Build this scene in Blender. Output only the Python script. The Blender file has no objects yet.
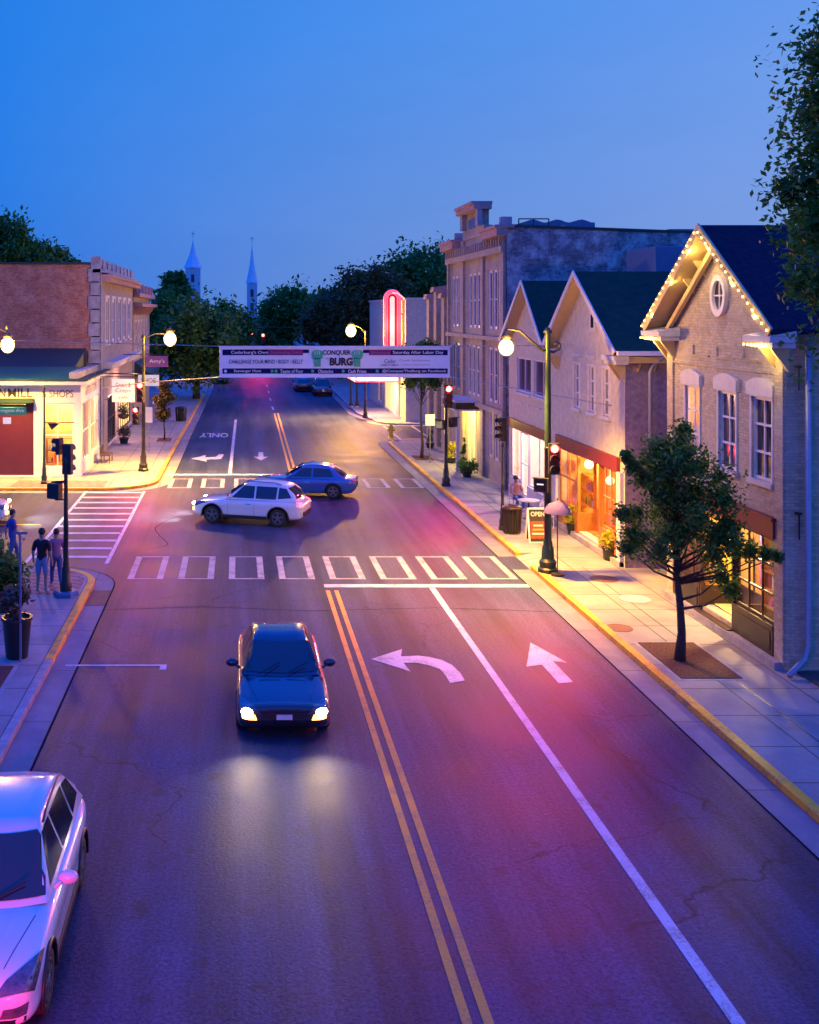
import bpy, bmesh, math, random
import numpy as np
from mathutils import Vector, Matrix
from mathutils.bvhtree import BVHTree
R = math.radians
sc = bpy.context.scene
col = sc.collection
random.seed(7)
F, H, VX, VY = 1050.0, 8.2, 238.0, 312.0      # lens (px), eye height, vanishing point

def G(px, py, z=0.0):                           # pixel of a point standing at height z -> world
    Y = F*(H-z)/(py-VY); return Vector(((px-VX)*Y/F, Y, z))
def W(px, py, Y): return Vector(((px-VX)*Y/F, Y, H-(py-VY)*Y/F))

# ------------------------------------------------------------------ materials
def newmat(name):
    m = bpy.data.materials.new(name); m.use_nodes = True
    nt = m.node_tree; b = nt.nodes['Principled BSDF']; return m, nt, b
def rgb(c): return (c[0], c[1], c[2], 1)
def mat(name, c, rough=.6, metal=0, var=.15, scale=3., bump=0., spec=.5, coat=0, coords='pos'):
    m, nt, b = newmat(name); N = nt.nodes; L = nt.links
    b.inputs['Roughness'].default_value = rough; b.inputs['Metallic'].default_value = metal
    b.inputs['Specular IOR Level'].default_value = spec; b.inputs['Coat Weight'].default_value = coat
    b.inputs['Coat Roughness'].default_value = .04
    if var:
        tc = N.new('ShaderNodeTexCoord'); nz = N.new('ShaderNodeTexNoise')
        nz.inputs['Scale'].default_value = scale; nz.inputs['Detail'].default_value = 6; nz.inputs['Roughness'].default_value = .65
        L.new(tc.outputs['Object'], nz.inputs['Vector'])
        cr = N.new('ShaderNodeValToRGB'); cr.color_ramp.elements[0].position = .3; cr.color_ramp.elements[1].position = .7
        cr.color_ramp.elements[0].color = rgb([x*(1-var) for x in c]); cr.color_ramp.elements[1].color = rgb([min(1, x*(1+var)) for x in c])
        L.new(nz.outputs['Fac'], cr.inputs['Fac']); L.new(cr.outputs['Color'], b.inputs['Base Color'])
        if bump:
            n2 = N.new('ShaderNodeTexNoise'); n2.inputs['Scale'].default_value = scale*8; n2.inputs['Detail'].default_value = 4
            L.new(tc.outputs['Object'], n2.inputs['Vector'])
            bp = N.new('ShaderNodeBump'); bp.inputs['Strength'].default_value = bump; bp.inputs['Distance'].default_value = .01
            L.new(n2.outputs['Fac'], bp.inputs['Height']); L.new(bp.outputs['Normal'], b.inputs['Normal'])
    else: b.inputs['Base Color'].default_value = rgb(c)
    return m
def emit(name, c, s, base=(.5,.5,.5)):
    m, nt, b = newmat(name); b.inputs['Base Color'].default_value = rgb(base)
    b.inputs['Emission Color'].default_value = rgb(c); b.inputs['Emission Strength'].default_value = s
    b.inputs['Roughness'].default_value = .4
    return m
def mathn(nt, op, a, b=None, c=None):
    n = nt.nodes.new('ShaderNodeMath'); n.operation = op
    for i, v in enumerate((a, b, c)):
        if v is None: continue
        if isinstance(v, (int, float)): n.inputs[i].default_value = v
        else: nt.links.new(v, n.inputs[i])
    return n.outputs[0]
def posxyz(nt):
    g = nt.nodes.new('ShaderNodeNewGeometry'); s = nt.nodes.new('ShaderNodeSeparateXYZ')
    nt.links.new(g.outputs['Position'], s.inputs[0]); return g.outputs['Position'], s.outputs
def noise(nt, vec, scale, detail=5, rough=.6):
    n = nt.nodes.new('ShaderNodeTexNoise'); n.inputs['Scale'].default_value = scale
    n.inputs['Detail'].default_value = detail; n.inputs['Roughness'].default_value = rough
    nt.links.new(vec, n.inputs['Vector']); return n.outputs['Fac']
def ramp(nt, fac, stops):
    r = nt.nodes.new('ShaderNodeValToRGB'); e = r.color_ramp.elements
    while len(e) < len(stops): e.new(.5)
    for i, (p, c) in enumerate(stops):
        e[i].position = p; e[i].color = rgb(c) if not isinstance(c, (int, float)) else (c, c, c, 1)
    nt.links.new(fac, r.inputs['Fac']); return r.outputs['Color']
def mixc(nt, fac, a, b, mode='MIX'):
    m = nt.nodes.new('ShaderNodeMix'); m.data_type = 'RGBA'; m.blend_type = mode
    for v, i in ((fac, 0), (a, 6), (b, 7)):
        if isinstance(v, (int, float)): m.inputs[i].default_value = v
        elif isinstance(v, (tuple, list)): m.inputs[i].default_value = rgb(v)
        else: nt.links.new(v, m.inputs[i])
    return m.outputs[2]
def comb(nt, x, y, z=0):
    c = nt.nodes.new('ShaderNodeCombineXYZ')
    for i, v in enumerate((x, y, z)):
        if isinstance(v, (int, float)): c.inputs[i].default_value = v
        else: nt.links.new(v, c.inputs[i])
    return c.outputs[0]
def bump(nt, b, h, s=.5, d=.01):
    n = nt.nodes.new('ShaderNodeBump'); n.inputs['Strength'].default_value = s; n.inputs['Distance'].default_value = d
    nt.links.new(h, n.inputs['Height']); nt.links.new(n.outputs['Normal'], b.inputs['Normal'])

def brick(name, c1, c2, mortar, patch=None, bw=.215, bh=.075, worn=.35):
    m, nt, b = newmat(name); p, s = posxyz(nt)
    vec = comb(nt, mathn(nt, 'ADD', s[0], s[1]), s[2])
    br = nt.nodes.new('ShaderNodeTexBrick'); nt.links.new(vec, br.inputs['Vector'])
    br.inputs['Color1'].default_value = rgb(c1); br.inputs['Color2'].default_value = rgb(c2); br.inputs['Mortar'].default_value = rgb(mortar)
    br.inputs['Scale'].default_value = 1; br.inputs['Brick Width'].default_value = bw; br.inputs['Row Height'].default_value = bh
    br.inputs['Mortar Size'].default_value = .007; br.inputs['Mortar Smooth'].default_value = .3; br.inputs['Bias'].default_value = -.1
    cc = br.outputs['Color']
    n1 = noise(nt, p, 1.3, 8, .75); n2 = noise(nt, p, 7, 4, .7)
    if patch: cc = mixc(nt, mathn(nt, 'MULTIPLY', ramp(nt, n1, [(.45, 0.), (.62, 1.)]), .75), cc, patch)
    v = mathn(nt, 'MULTIPLY_ADD', n2, worn*2, 1-worn)
    cc = mixc(nt, 1., cc, comb(nt, v, v, v), 'MULTIPLY')
    nt.links.new(cc, b.inputs['Base Color']); b.inputs['Roughness'].default_value = .85
    hh = mathn(nt, 'SUBTRACT', mathn(nt, 'MULTIPLY', n2, .5), br.outputs['Fac'])
    bump(nt, b, hh, .5, .012)
    return m

def asphalt():
    m, nt, b = newmat('asphalt'); p, s = posxyz(nt)
    sp = noise(nt, p, 17, 3, .9); sp2 = noise(nt, p, 9, 4, .7)
    big = noise(nt, p, .35, 6, .7)
    streak = noise(nt, comb(nt, mathn(nt, 'MULTIPLY', s[0], 1.1), mathn(nt, 'MULTIPLY', s[1], .05)), 1., 5, .65)
    v = mathn(nt, 'MULTIPLY_ADD', sp, 3.2, -.6)
    v = mathn(nt, 'MULTIPLY', v, mathn(nt, 'MULTIPLY_ADD', big, 1.5, .25))
    v = mathn(nt, 'MULTIPLY', v, mathn(nt, 'MULTIPLY_ADD', streak, 3.0, -.5))
    v = mathn(nt, 'MULTIPLY', v, mathn(nt, 'MULTIPLY_ADD', sp2, .5, .75))
    # tar-sealed cracks: edges of a large warped cell pattern, only here and there
    wn = nt.nodes.new('ShaderNodeTexNoise'); wn.inputs['Scale'].default_value = .8; wn.inputs['Detail'].default_value = 5
    nt.links.new(p, wn.inputs['Vector'])
    wv = nt.nodes.new('ShaderNodeVectorMath'); wv.operation = 'MULTIPLY_ADD'
    nt.links.new(wn.outputs['Color'], wv.inputs[0]); wv.inputs[1].default_value = (1.6, 1.6, 0)
    nt.links.new(p, wv.inputs[2])
    vo = nt.nodes.new('ShaderNodeTexVoronoi'); vo.feature = 'DISTANCE_TO_EDGE'; vo.inputs['Scale'].default_value = .16
    nt.links.new(wv.outputs[0], vo.inputs['Vector'])
    crack = ramp(nt, vo.outputs['Distance'], [(.0, 1.), (.0035, 0.)])
    gate = ramp(nt, noise(nt, p, .21, 2), [(.48, 0.), (.54, 1.)])
    ck = mathn(nt, 'MULTIPLY', crack, gate)
    base = mixc(nt, 1., (.034, .045, .098), comb(nt, v, v, v), 'MULTIPLY')
    base = mixc(nt, mathn(nt, 'MULTIPLY', ck, .85), base, (.012, .012, .016))
    # oil spots
    ob = ramp(nt, noise(nt, p, 1.7, 3), [(.60, 0.), (.70, .7)])
    base = mixc(nt, ob, base, (.03, .03, .035))
    nt.links.new(base, b.inputs['Base Color'])
    rr = mathn(nt, 'MULTIPLY_ADD', big, .35, .36); nt.links.new(rr, b.inputs['Roughness']); b.inputs['Specular IOR Level'].default_value = .12
    bump(nt, b, sp, .7, .014)
    return m

def slab(name, c, w=1.5, h=1.5, offs=0., mort=.02, mc=None, rough=.8, rot=0, stain=.6):
    m, nt, b = newmat(name); p, s = posxyz(nt)
    br = nt.nodes.new('ShaderNodeTexBrick')
    mp = nt.nodes.new('ShaderNodeMapping'); mp.inputs['Rotation'].default_value = (0, 0, rot); nt.links.new(p, mp.inputs['Vector'])
    fl = nt.nodes.new('ShaderNodeVectorMath'); fl.operation = 'MULTIPLY'; fl.inputs[1].default_value = (1, 1, 0); nt.links.new(mp.outputs[0], fl.inputs[0])
    nt.links.new(fl.outputs[0], br.inputs['Vector'])
    br.offset = offs; br.inputs['Scale'].default_value = 1; br.inputs['Brick Width'].default_value = w; br.inputs['Row Height'].default_value = h
    br.inputs['Mortar Size'].default_value = mort; br.inputs['Mortar Smooth'].default_value = .2
    br.inputs['Color1'].default_value = rgb(c); br.inputs['Color2'].default_value = rgb([x*.86 for x in c])
    br.inputs['Mortar'].default_value = rgb(mc or [x*.3 for x in c])
    n1 = noise(nt, p, .9, 8, .7); n2 = noise(nt, p, 30, 3, .8)
    v = mathn(nt, 'MULTIPLY', mathn(nt, 'MULTIPLY_ADD', n1, stain*2, 1-stain), mathn(nt, 'MULTIPLY_ADD', n2, .5, .75))
    cc = mixc(nt, 1., br.outputs['Color'], comb(nt, v, v, v), 'MULTIPLY')
    nt.links.new(cc, b.inputs['Base Color']); b.inputs['Roughness'].default_value = rough
    bump(nt, b, mathn(nt, 'SUBTRACT', mathn(nt, 'MULTIPLY', n2, .3), br.outputs['Fac']), .4, .01)
    return m

def paint(name, c, wear=.45):
    m, nt, b = newmat(name); p, s = posxyz(nt)
    n1 = noise(nt, p, 22, 5, .8); n2 = noise(nt, p, 2.2, 4, .6)
    f = ramp(nt, mathn(nt, 'ADD', mathn(nt, 'MULTIPLY', n1, .6), mathn(nt, 'MULTIPLY', n2, .4)), [(.40, wear), (.52, 0.)])
    cc = mixc(nt, f, c, (.10, .10, .12)); nt.links.new(cc, b.inputs['Base Color'])
    b.inputs['Roughness'].default_value = .6; bump(nt, b, n1, .3, .004)
    return m

def leafmat(name, c1, c2):
    m, nt, b = newmat(name); g = nt.nodes.new('ShaderNodeNewGeometry')
    p = g.outputs['Position']
    cc = ramp(nt, g.outputs['Random Per Island'], [(0., c1), (1., c2)])
    n = noise(nt, p, .9, 3); v = mathn(nt, 'MULTIPLY_ADD', n, 1.2, .4)
    cc = mixc(nt, 1., cc, comb(nt, v, v, v), 'MULTIPLY')
    nt.links.new(cc, b.inputs['Base Color']); b.inputs['Roughness'].default_value = .55
    tr = nt.nodes.new('ShaderNodeBsdfTranslucent'); nt.links.new(cc, tr.inputs['Color'])
    mx = nt.nodes.new('ShaderNodeMixShader'); mx.inputs[0].default_value = .4
    nt.links.new(b.outputs[0], mx.inputs[1]); nt.links.new(tr.outputs[0], mx.inputs[2])
    nt.links.new(mx.outputs[0], nt.nodes['Material Output'].inputs['Surface'])
    return m
def pane_mat():
    m, nt, b = newmat('clear_shop_glass'); nt.nodes.remove(b)
    t = nt.nodes.new('ShaderNodeBsdfTransparent'); g = nt.nodes.new('ShaderNodeBsdfGlossy'); g.inputs['Roughness'].default_value = .02
    mx = nt.nodes.new('ShaderNodeMixShader'); fr = nt.nodes.new('ShaderNodeLayerWeight'); fr.inputs['Blend'].default_value = .5
    nt.links.new(mathn(nt, 'MULTIPLY_ADD', mathn(nt, 'POWER', fr.outputs['Facing'], 5), .6, .04), mx.inputs[0]); nt.links.new(t.outputs[0], mx.inputs[1]); nt.links.new(g.outputs[0], mx.inputs[2])
    nt.links.new(mx.outputs[0], nt.nodes['Material Output'].inputs['Surface']); return m

M = dict(
 asphalt=asphalt(), concrete=slab('sidewalk_concrete', (.29,.265,.27)), gutter=slab('gutter_concrete', (.21,.20,.235), .62, 3.0, 0, .015),
 kerb=mat('kerb_concrete', (.30,.29,.31), .8, var=.3, bump=.3), yellow=paint('yellow_kerb_paint', (.80,.40,.02), .8),
 yline=paint('yellow_line_paint', (.72,.33,.035), .55), wline=paint('white_line_paint', (.50,.51,.62), .7), wfaint=paint('worn_white_paint', (.36,.36,.44), .95),
 paver=slab('brick_pavers', (.33,.17,.17), .62, .31, .5, .025, (.05,.03,.04), .8, R(32)), mulch=mat('bark_mulch', (.10,.035,.025), .95, var=.7, scale=14, bump=1),
 grass=mat('dark_grass', (.03,.05,.02), .95, var=.4, scale=2, bump=.6), gravel=mat('dark_gravel', (.05,.055,.065), .9, var=.7, scale=16, bump=1),
 cream=brick('cream_brick', (.56,.46,.30), (.38,.31,.20), (.30,.26,.20), (.50,.44,.36), worn=.4),
 paleb=mat('pale_plaster', (.56,.49,.38), .8, var=.18, scale=4, bump=.3), stucco=mat('rough_stone_wall', (.26,.20,.25), .9, var=.35, scale=6, bump=.8),
 grayb=brick('weathered_grey_brick', (.20,.18,.20), (.10,.09,.12), (.27,.26,.27), (.62,.62,.64), worn=.6, bw=.3, bh=.1),
 facade=brick('painted_grey_brick', (.42,.34,.28), (.32,.25,.23), (.24,.19,.19), (.46,.38,.33), worn=.2),
 redb=brick('red_brick', (.42,.16,.09), (.24,.09,.06), (.40,.27,.22), (.48,.28,.20), worn=.5, bw=.24, bh=.09),
 quoin=mat('grey_stone_quoins', (.28,.29,.34), .8, var=.3, scale=3, bump=.4), white=mat('white_painted_wood', (.72,.70,.72), .5, var=.06, scale=5),
 whitew=mat('offwhite_trim', (.58,.55,.55), .6, var=.1, scale=5), redtrim=mat('dark_red_trim', (.20,.02,.025), .45, var=.15), cornice=mat('reddish_stone_cornice', (.40,.24,.23), .7, var=.15, scale=5, bump=.2),
 roofblue=mat('dark_shingles', (.014,.018,.04), .95, var=.35, scale=8, bump=.6, spec=.1), roofgreen=mat('green_shingles', (.008,.05,.035), .9, var=.2, scale=3, spec=.1),
 teal=mat('teal_metal_roof', (.006,.10,.07), .6, var=.12, scale=3), navy=mat('navy_roof_band', (.008,.04,.045), .6, var=.1, scale=3),
 oak=mat('orange_varnished_wood', (.42,.15,.03), .4, var=.2, scale=4), darkwood=mat('dark_panel_wood', (.035,.018,.014), .45, var=.2), maroon=mat('maroon_shutter', (.045,.003,.03), .5, var=.15, scale=2),
 soffit=mat('soffit_with_light_tint', (.60,.45,.22), .6, var=.08), black=mat('black_iron', (.018,.018,.022), .4, var=.2, scale=6), green=mat('dark_green_iron', (.008,.024,.022), .4, var=.2, scale=6),  # soffit: yellow glow under the eaves mixed into its colour
 steel=mat('galvanised_steel', (.35,.36,.38), .4, .8, var=.1), bluesteel=mat('blue_grey_steel', (.09,.16,.30), .5, .3, var=.1), pipe=mat('grey_downspout', (.30,.33,.42), .4, .2, var=.08),
 darkglass=mat('dark_window_glass', (.02,.025,.035), .06, var=0, spec=.8), purpleglass=mat('curtained_window_glass', (.10,.05,.10), .12, var=.3, scale=1.5, spec=.8), pane=pane_mat(),
 rubber=mat('tyre_rubber', (.015,.015,.017), .8, var=.2, scale=20), rim=mat('alloy_rim', (.35,.36,.38), .3, .9, var=0), blackp=mat('black_plastic', (.015,.015,.018), .45, var=0),
 carwhite=mat('pearl_white_paint', (.66,.68,.74), .22, var=0, coat=1), cardark=mat('midnight_blue_paint', (.012,.02,.055), .25, .2, var=0, coat=1), carblue=mat('blue_paint', (.03,.11,.38), .25, .2, var=0, coat=1),
 carred=mat('dark_red_paint', (.16,.015,.02), .25, .2, var=0, coat=1), cargrey=mat('grey_paint', (.09,.10,.12), .25, .3, var=0, coat=1), chrome=mat('chrome', (.7,.7,.72), .12, 1, var=0),
 leaf=leafmat('street_tree_leaves', (.035,.13,.02), (.14,.28,.035)), leafd=leafmat('dark_tree_leaves', (.03,.13,.02), (.10,.26,.04)), leafo=leafmat('olive_tree_leaves', (.07,.07,.018), (.20,.15,.035)),
 leafy=leafmat('yellow_chrysanthemums', (.40,.42,.02), (.75,.65,.05)), leafm=leafmat('mixed_garden_leaves', (.04,.08,.03), (.20,.12,.12)), bark=mat('tree_bark', (.05,.038,.03), .95, var=.4, scale=12, bump=1),
 spire=mat('slate_spire', (.75,.78,.82), .6, var=.1, scale=1), stonep=mat('pale_church_stone', (.6,.58,.6), .8, var=.15, scale=2),
 skin=mat('skin', (.45,.25,.18), .6, var=.05), hair=mat('brown_hair', (.04,.022,.015), .7, var=.2, scale=30), maroontee=mat('dark_maroon_cotton', (.05,.012,.02), .9, var=.15, scale=10), jean=mat('blue_denim', (.05,.09,.26), .9, var=.2, scale=12),
 paleblue=mat('pale_blue_cotton', (.22,.27,.42), .9, var=.1), mauve=mat('mauve_cotton', (.28,.14,.26), .9, var=.1), pinkshirt=mat('pink_checked_cotton', (.60,.26,.24), .9, var=.3, scale=20), whitecloth=mat('white_cotton', (.70,.66,.66), .9, var=.08),
 purplecloth=mat('purple_canvas', (.07,.045,.25), .8, var=.08), shoe=mat('pale_shoes', (.4,.42,.5), .7, var=.1), vinyl=mat('banner_vinyl', (.78,.82,.88), .45, var=.04), bnavy=mat('banner_navy_ink', (.008,.008,.09), .7, var=0, spec=.1),
 bpurple=mat('banner_purple_ink', (.25,.005,.16), .7, var=0), bgreen=mat('banner_green_ink', (.03,.45,.25), .5, var=0), patch=mat('asphalt_patch', (.028,.032,.05), .9, var=.45, scale=9, bump=.6, spec=.1), tar=mat('tar_sealant', (.012,.012,.018), .95, var=0, spec=.02), bblack=mat('banner_black_ink', (.01,.01,.02), .5, var=0), bwhite=mat('banner_white_ink', (.75,.77,.85), .5, var=0), bgrey=mat('banner_grey_ink', (.16,.18,.26), .5, var=0),
 hydrant=mat('yellow_hydrant_paint', (.70,.50,.03), .4, var=.05), board=mat('black_chalkboard', (.025,.02,.02), .7, var=.2, scale=9), chalk=mat('chalk_lettering', (.65,.62,.6), .9, var=0), redpanel=mat('red_poster_panel', (.45,.06,.03), .6, var=.5, scale=9),
 signgreen=mat('green_sign_sheet', (.02,.33,.18), .4, var=.05), signpurple=mat('purple_sign_board', (.16,.05,.22), .5, var=.1), signwhite=emit('lit_white_sign_face', (1,.80,.70), .45, (.6,.6,.6)), inkd=mat('dark_sign_ink', (.05,.05,.07), .6, var=0), inkp=mat('faded_sign_ink', (.10,.08,.12), .7, var=0),
 lampglow=emit('warm_lamp_globe', (1,.74,.30), 3.2), red=emit('lit_red_lens', (1,.05,.03), 30), lensoff=mat('unlit_lens', (.03,.02,.015), .2, var=0), bulb=emit('warm_fairy_bulb', (1,.62,.10), 7),
 neon=emit('red_neon_tube', (1,.02,.03), 4), neonw=emit('pink_neon_panel', (1,.22,.16), 3), marquee=emit('lit_marquee_face', (1,.60,.5), 4), yellowlit=emit('lit_yellow_glass_door', (1,.68,.04), 1.1), head=emit('lit_headlamp', (1,.88,.62), 40), amber=emit('lit_amber_lamp', (1,.28,.02), 12), tail=emit('lit_tail_lamp', (1,.03,.02), 10), tailoff=mat('red_lamp_plastic', (.25,.01,.01), .2, var=0), headoff=mat('clear_lamp_plastic', (.10,.09,.13), .08, .3, var=.6, scale=12, coat=1),
 litwin=emit('lit_far_window', (1,.50,.16), 1.6), walk=emit('lit_hand_symbol', (1,.75,.7), 1.2), roomwarm=mat('warm_shop_wall', (.75,.50,.18), .8, var=.2, scale=2), roomorange=mat('orange_shop_wall', (.72,.33,.08), .8, var=.25, scale=2), roomwhite=mat('white_shop_wall', (.75,.62,.58), .8, var=.1), 
 g1=mat('goods_white', (.8,.75,.7), .4, var=.1), g2=mat('goods_red', (.5,.08,.04), .5, var=.1), g3=mat('goods_blue', (.08,.15,.4), .5, var=.1), g4=mat('goods_gold', (.7,.42,.06), .4, var=.1), g5=mat('goods_green', (.15,.4,.04), .5, var=.1), g6=mat('goods_violet', (.45,.12,.55), .5, var=.1), pot=mat('dark_planter', (.012,.02,.022), .4, var=.2), terracotta=mat('terracotta_planter', (.17,.08,.06), .8, var=.2),
)

# ------------------------------------------------------------------ mesh builder
def tag(o, label=None, cat=None, group=None, kind=None):
    for k, v in (('label', label), ('category', cat), ('group', group), ('kind', kind)):
        if v: o[k] = v
    return o
def origin_of(o):
    v = Vector((0, 0, 0))
    while o is not None: v += o.location; o = o.parent
    return v
def thing(name, loc, label, cat, group=None):
    o = bpy.data.objects.new(name, None); o.empty_display_size = .2; o.location = loc; col.objects.link(o)
    return tag(o, label, cat, group)
class MB:
    def __init__(s): s.v = []; s.f = []; s.fm = []; s.cur = 0
    def add(s, vs, fs):
        n = len(s.v); s.v += [tuple(v) for v in vs]; s.f += [tuple(i+n for i in f) for f in fs]; s.fm += [s.cur]*len(fs); return s
    def box(s, x0, x1, y0, y1, z0, z1):
        return s.add([(x0,y0,z0),(x1,y0,z0),(x1,y1,z0),(x0,y1,z0),(x0,y0,z1),(x1,y0,z1),(x1,y1,z1),(x0,y1,z1)],
            [(0,3,2,1),(4,5,6,7),(0,1,5,4),(1,2,6,5),(2,3,7,6),(3,0,4,7)])
    def obox(s, c, ax, ay, az):       # oriented box: centre and three half-axis vectors
        c, ax, ay, az = map(Vector, (c, ax, ay, az)); vs = []
        for k in (-1, 1):
            for i, j in ((-1,-1),(1,-1),(1,1),(-1,1)): vs.append(c+ax*i+ay*j+az*k)
        return s.add(vs, [(0,3,2,1),(4,5,6,7),(0,1,5,4),(1,2,6,5),(2,3,7,6),(3,0,4,7)])
    def tube(s, pts, rad, n=8, caps=True):
        pts = [Vector(p) for p in pts]
        if isinstance(rad, (int, float)): rad = [rad]*len(pts)
        vs = []; up = None
        for i, p in enumerate(pts):
            t = (pts[min(i+1, len(pts)-1)]-pts[max(i-1, 0)])
            t = t.normalized() if t.length > 1e-9 else Vector((0, 0, 1))
            if up is None: up = Vector((1, 0, 0)) if abs(t.x) < .8 else Vector((0, 1, 0))
            a = (up - t*up.dot(t)).normalized(); b = t.cross(a); up = a
            for k in range(n):
                th = 2*math.pi*k/n; vs.append(p + (a*math.cos(th)+b*math.sin(th))*rad[i])
        fs = [(i*n+k, i*n+(k+1)%n, (i+1)*n+(k+1)%n, (i+1)*n+k) for i in range(len(pts)-1) for k in range(n)]
        if caps: fs += [tuple(range(n))[::-1], tuple(range((len(pts)-1)*n, len(pts)*n))]
        return s.add(vs, fs)
    def lathe(s, prof, c=(0,0,0), n=16, axis='z'):   # prof: (radius, height)
        vs = []
        for r, h in prof:
            for k in range(n):
                th = 2*math.pi*k/n; a, b = r*math.cos(th), r*math.sin(th)
                q = (a, b, h) if axis == 'z' else ((h, a, b) if axis == 'x' else (b, h, a))
                vs.append(Vector(q)+Vector(c))
        fs = [(i*n+k, i*n+(k+1)%n, (i+1)*n+(k+1)%n, (i+1)*n+k) for i in range(len(prof)-1) for k in range(n)]
        fs += [tuple(range(n))[::-1], tuple(range((len(prof)-1)*n, len(prof)*n))]
        return s.add(vs, fs)
    def ball(s, c, r, n=10, sq=(1,1,1)):
        m = n//2+1; prof = [(max(1e-4, r*math.sin(math.pi*i/m)), -r*math.cos(math.pi*i/m)) for i in range(m+1)]
        k = len(s.v); s.lathe(prof, (0,0,0), n)
        for i in range(k, len(s.v)):
            x, y, z = s.v[i]; s.v[i] = (x*sq[0]+c[0], y*sq[1]+c[1], z*sq[2]+c[2])
        return s
    def prism(s, pts, d):              # planar polygon extruded by vector d
        n = len(pts); d = Vector(d); a = [Vector(p) for p in pts]
        return s.add(a+[p+d for p in a], [tuple(range(n))[::-1], tuple(range(n, 2*n))]+[(i, (i+1)%n, n+(i+1)%n, n+i) for i in range(n)])
    def flat(s, pts): return s.add(pts, [tuple(range(len(pts)))])
    def mesh(s, name, mats, off=(0,0,0), smooth=False, fix=True):
        me = bpy.data.meshes.new(name); off = Vector(off)
        me.from_pydata([Vector(v)-off for v in s.v], [], s.f)
        if not isinstance(mats, (list, tuple)): mats = [mats]
        for m in mats: me.materials.append(m)
        if any(s.fm): me.polygons.foreach_set('material_index', s.fm)
        if fix:
            bm = bmesh.new(); bm.from_mesh(me); bmesh.ops.recalc_face_normals(bm, faces=bm.faces); bm.to_mesh(me); bm.free()
        if smooth: me.polygons.foreach_set('use_smooth', [True]*len(me.polygons))
        me.update(); return me
    def build(s, name, mats, parent=None, smooth=False, loc=None, bevel=0, auto=False, fix=True):
        off = origin_of(parent) if parent is not None else Vector(loc or (0, 0, 0))
        me = s.mesh(name, mats, off, smooth, fix)
        o = bpy.data.objects.new(name, me); col.objects.link(o)
        if parent is not None: o.parent = parent
        elif loc: o.location = loc
        if auto: me.set_sharp_from_angle(angle=R(35))
        if bevel:
            b = o.modifiers.new('bevel', 'BEVEL'); b.width = bevel; b.segments = 2; b.limit_method = 'ANGLE'
        return o
def struct(name, mb, m, **k): return tag(mb.build(name, m, **k), kind='structure')
def copy_tree(o, parent=None):
    c = o.copy(); col.objects.link(c); c.parent = parent
    for ch in list(o.children): copy_tree(ch, c)
    return c
def text(body, m, parent, c, ux, uz, width, height, name='lettering', bold=.0, depth=.004, mirror=False):
    # flat lettering centred on c, its baseline along ux, its height along uz
    cu = bpy.data.curves.new('t', 'FONT'); cu.body = body; cu.size = 1; cu.offset = bold; cu.extrude = 0; cu.resolution_u = 3
    ob = bpy.data.objects.new('t', cu); col.objects.link(ob); bpy.context.view_layer.update()
    me = bpy.data.meshes.new_from_object(ob.evaluated_get(bpy.context.evaluated_depsgraph_get()))
    bpy.data.objects.remove(ob)
    co = np.empty(len(me.vertices)*3); me.vertices.foreach_get('co', co); co = co.reshape(-1, 3)
    lo, hi = co.min(0), co.max(0); d = np.maximum(hi-lo, 1e-6)
    u = (co[:, 0]-lo[0])/d[0]-.5; v = (co[:, 1]-lo[1])/d[1]-.5
    ux, uz, c = Vector(ux), Vector(uz), Vector(c); nn = ux.cross(uz).normalized()
    off = origin_of(parent) if parent is not None else Vector((0, 0, 0))
    P = [c+ux*(a*width)+uz*(b*height)+nn*depth-off for a, b in zip(u, v)]
    me.vertices.foreach_set('co', [q for p in P for q in p]); me.update()
    me.materials.clear(); me.materials.append(m)
    o = bpy.data.objects.new(name, me); col.objects.link(o)
    if parent is not None: o.parent = parent
    return o
def light(name, kind, loc, power, color, size=.1, rot=None, spot=None, blend=.6):
    l = bpy.data.lights.new(name, kind); l.energy = power; l.color = color
    if kind == 'AREA': l.size = size
    else: l.shadow_soft_size = size
    if spot: l.spot_size = R(spot); l.spot_blend = blend
    o = bpy.data.objects.new(name, l); o.location = loc; col.objects.link(o)
    if rot is not None: o.rotation_euler = rot
    return o
def aim(v): return Vector(v).to_track_quat('-Z', 'Y').to_euler()

# ------------------------------------------------------------------ camera, sky
cam = bpy.data.cameras.new('camera'); co = bpy.data.objects.new('camera', cam); col.objects.link(co); sc.camera = co
co.location = (0, 0, H); co.rotation_euler = (R(90), 0, 0)
cam.sensor_fit = 'HORIZONTAL'; cam.sensor_width = 36; cam.lens = F/819*36
cam.shift_x = (409.5-VX)/819; cam.shift_y = -(512-VY)/819; cam.clip_end = 5000; cam.clip_start = .1
w = bpy.data.worlds.new('World'); sc.world = w; w.use_nodes = True; nt = w.node_tree
bg = nt.nodes['Background']
sky = nt.nodes.new('ShaderNodeTexSky'); sky.sky_type = 'NISHITA'; sky.sun_disc = False; sky.sun_elevation = R(1.5); sky.sun_rotation = R(60)
tc = nt.nodes.new('ShaderNodeTexCoord'); sp = nt.nodes.new('ShaderNodeSeparateXYZ'); nt.links.new(tc.outputs['Generated'], sp.inputs[0])
az = mathn(nt, 'DIVIDE', sp.outputs[0], mathn(nt, 'MAXIMUM', mathn(nt, 'ADD', mathn(nt, 'ABSOLUTE', sp.outputs[1]), .15), .2))
azf = mathn(nt, 'MULTIPLY_ADD', az, 1.25, .30)
low = ramp(nt, azf, [(0., (.008,.175,.76)), (.45, (.14,.27,.68)), (1., (.23,.36,.76))])
high = ramp(nt, azf, [(0., (.012,.21,.82)), (.45, (.07,.28,.85)), (1., (.15,.34,.86))])
el = ramp(nt, sp.outputs[2], [(.0, 0.), (.26, 1.)])
grad = mixc(nt, el, low, high)
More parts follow.
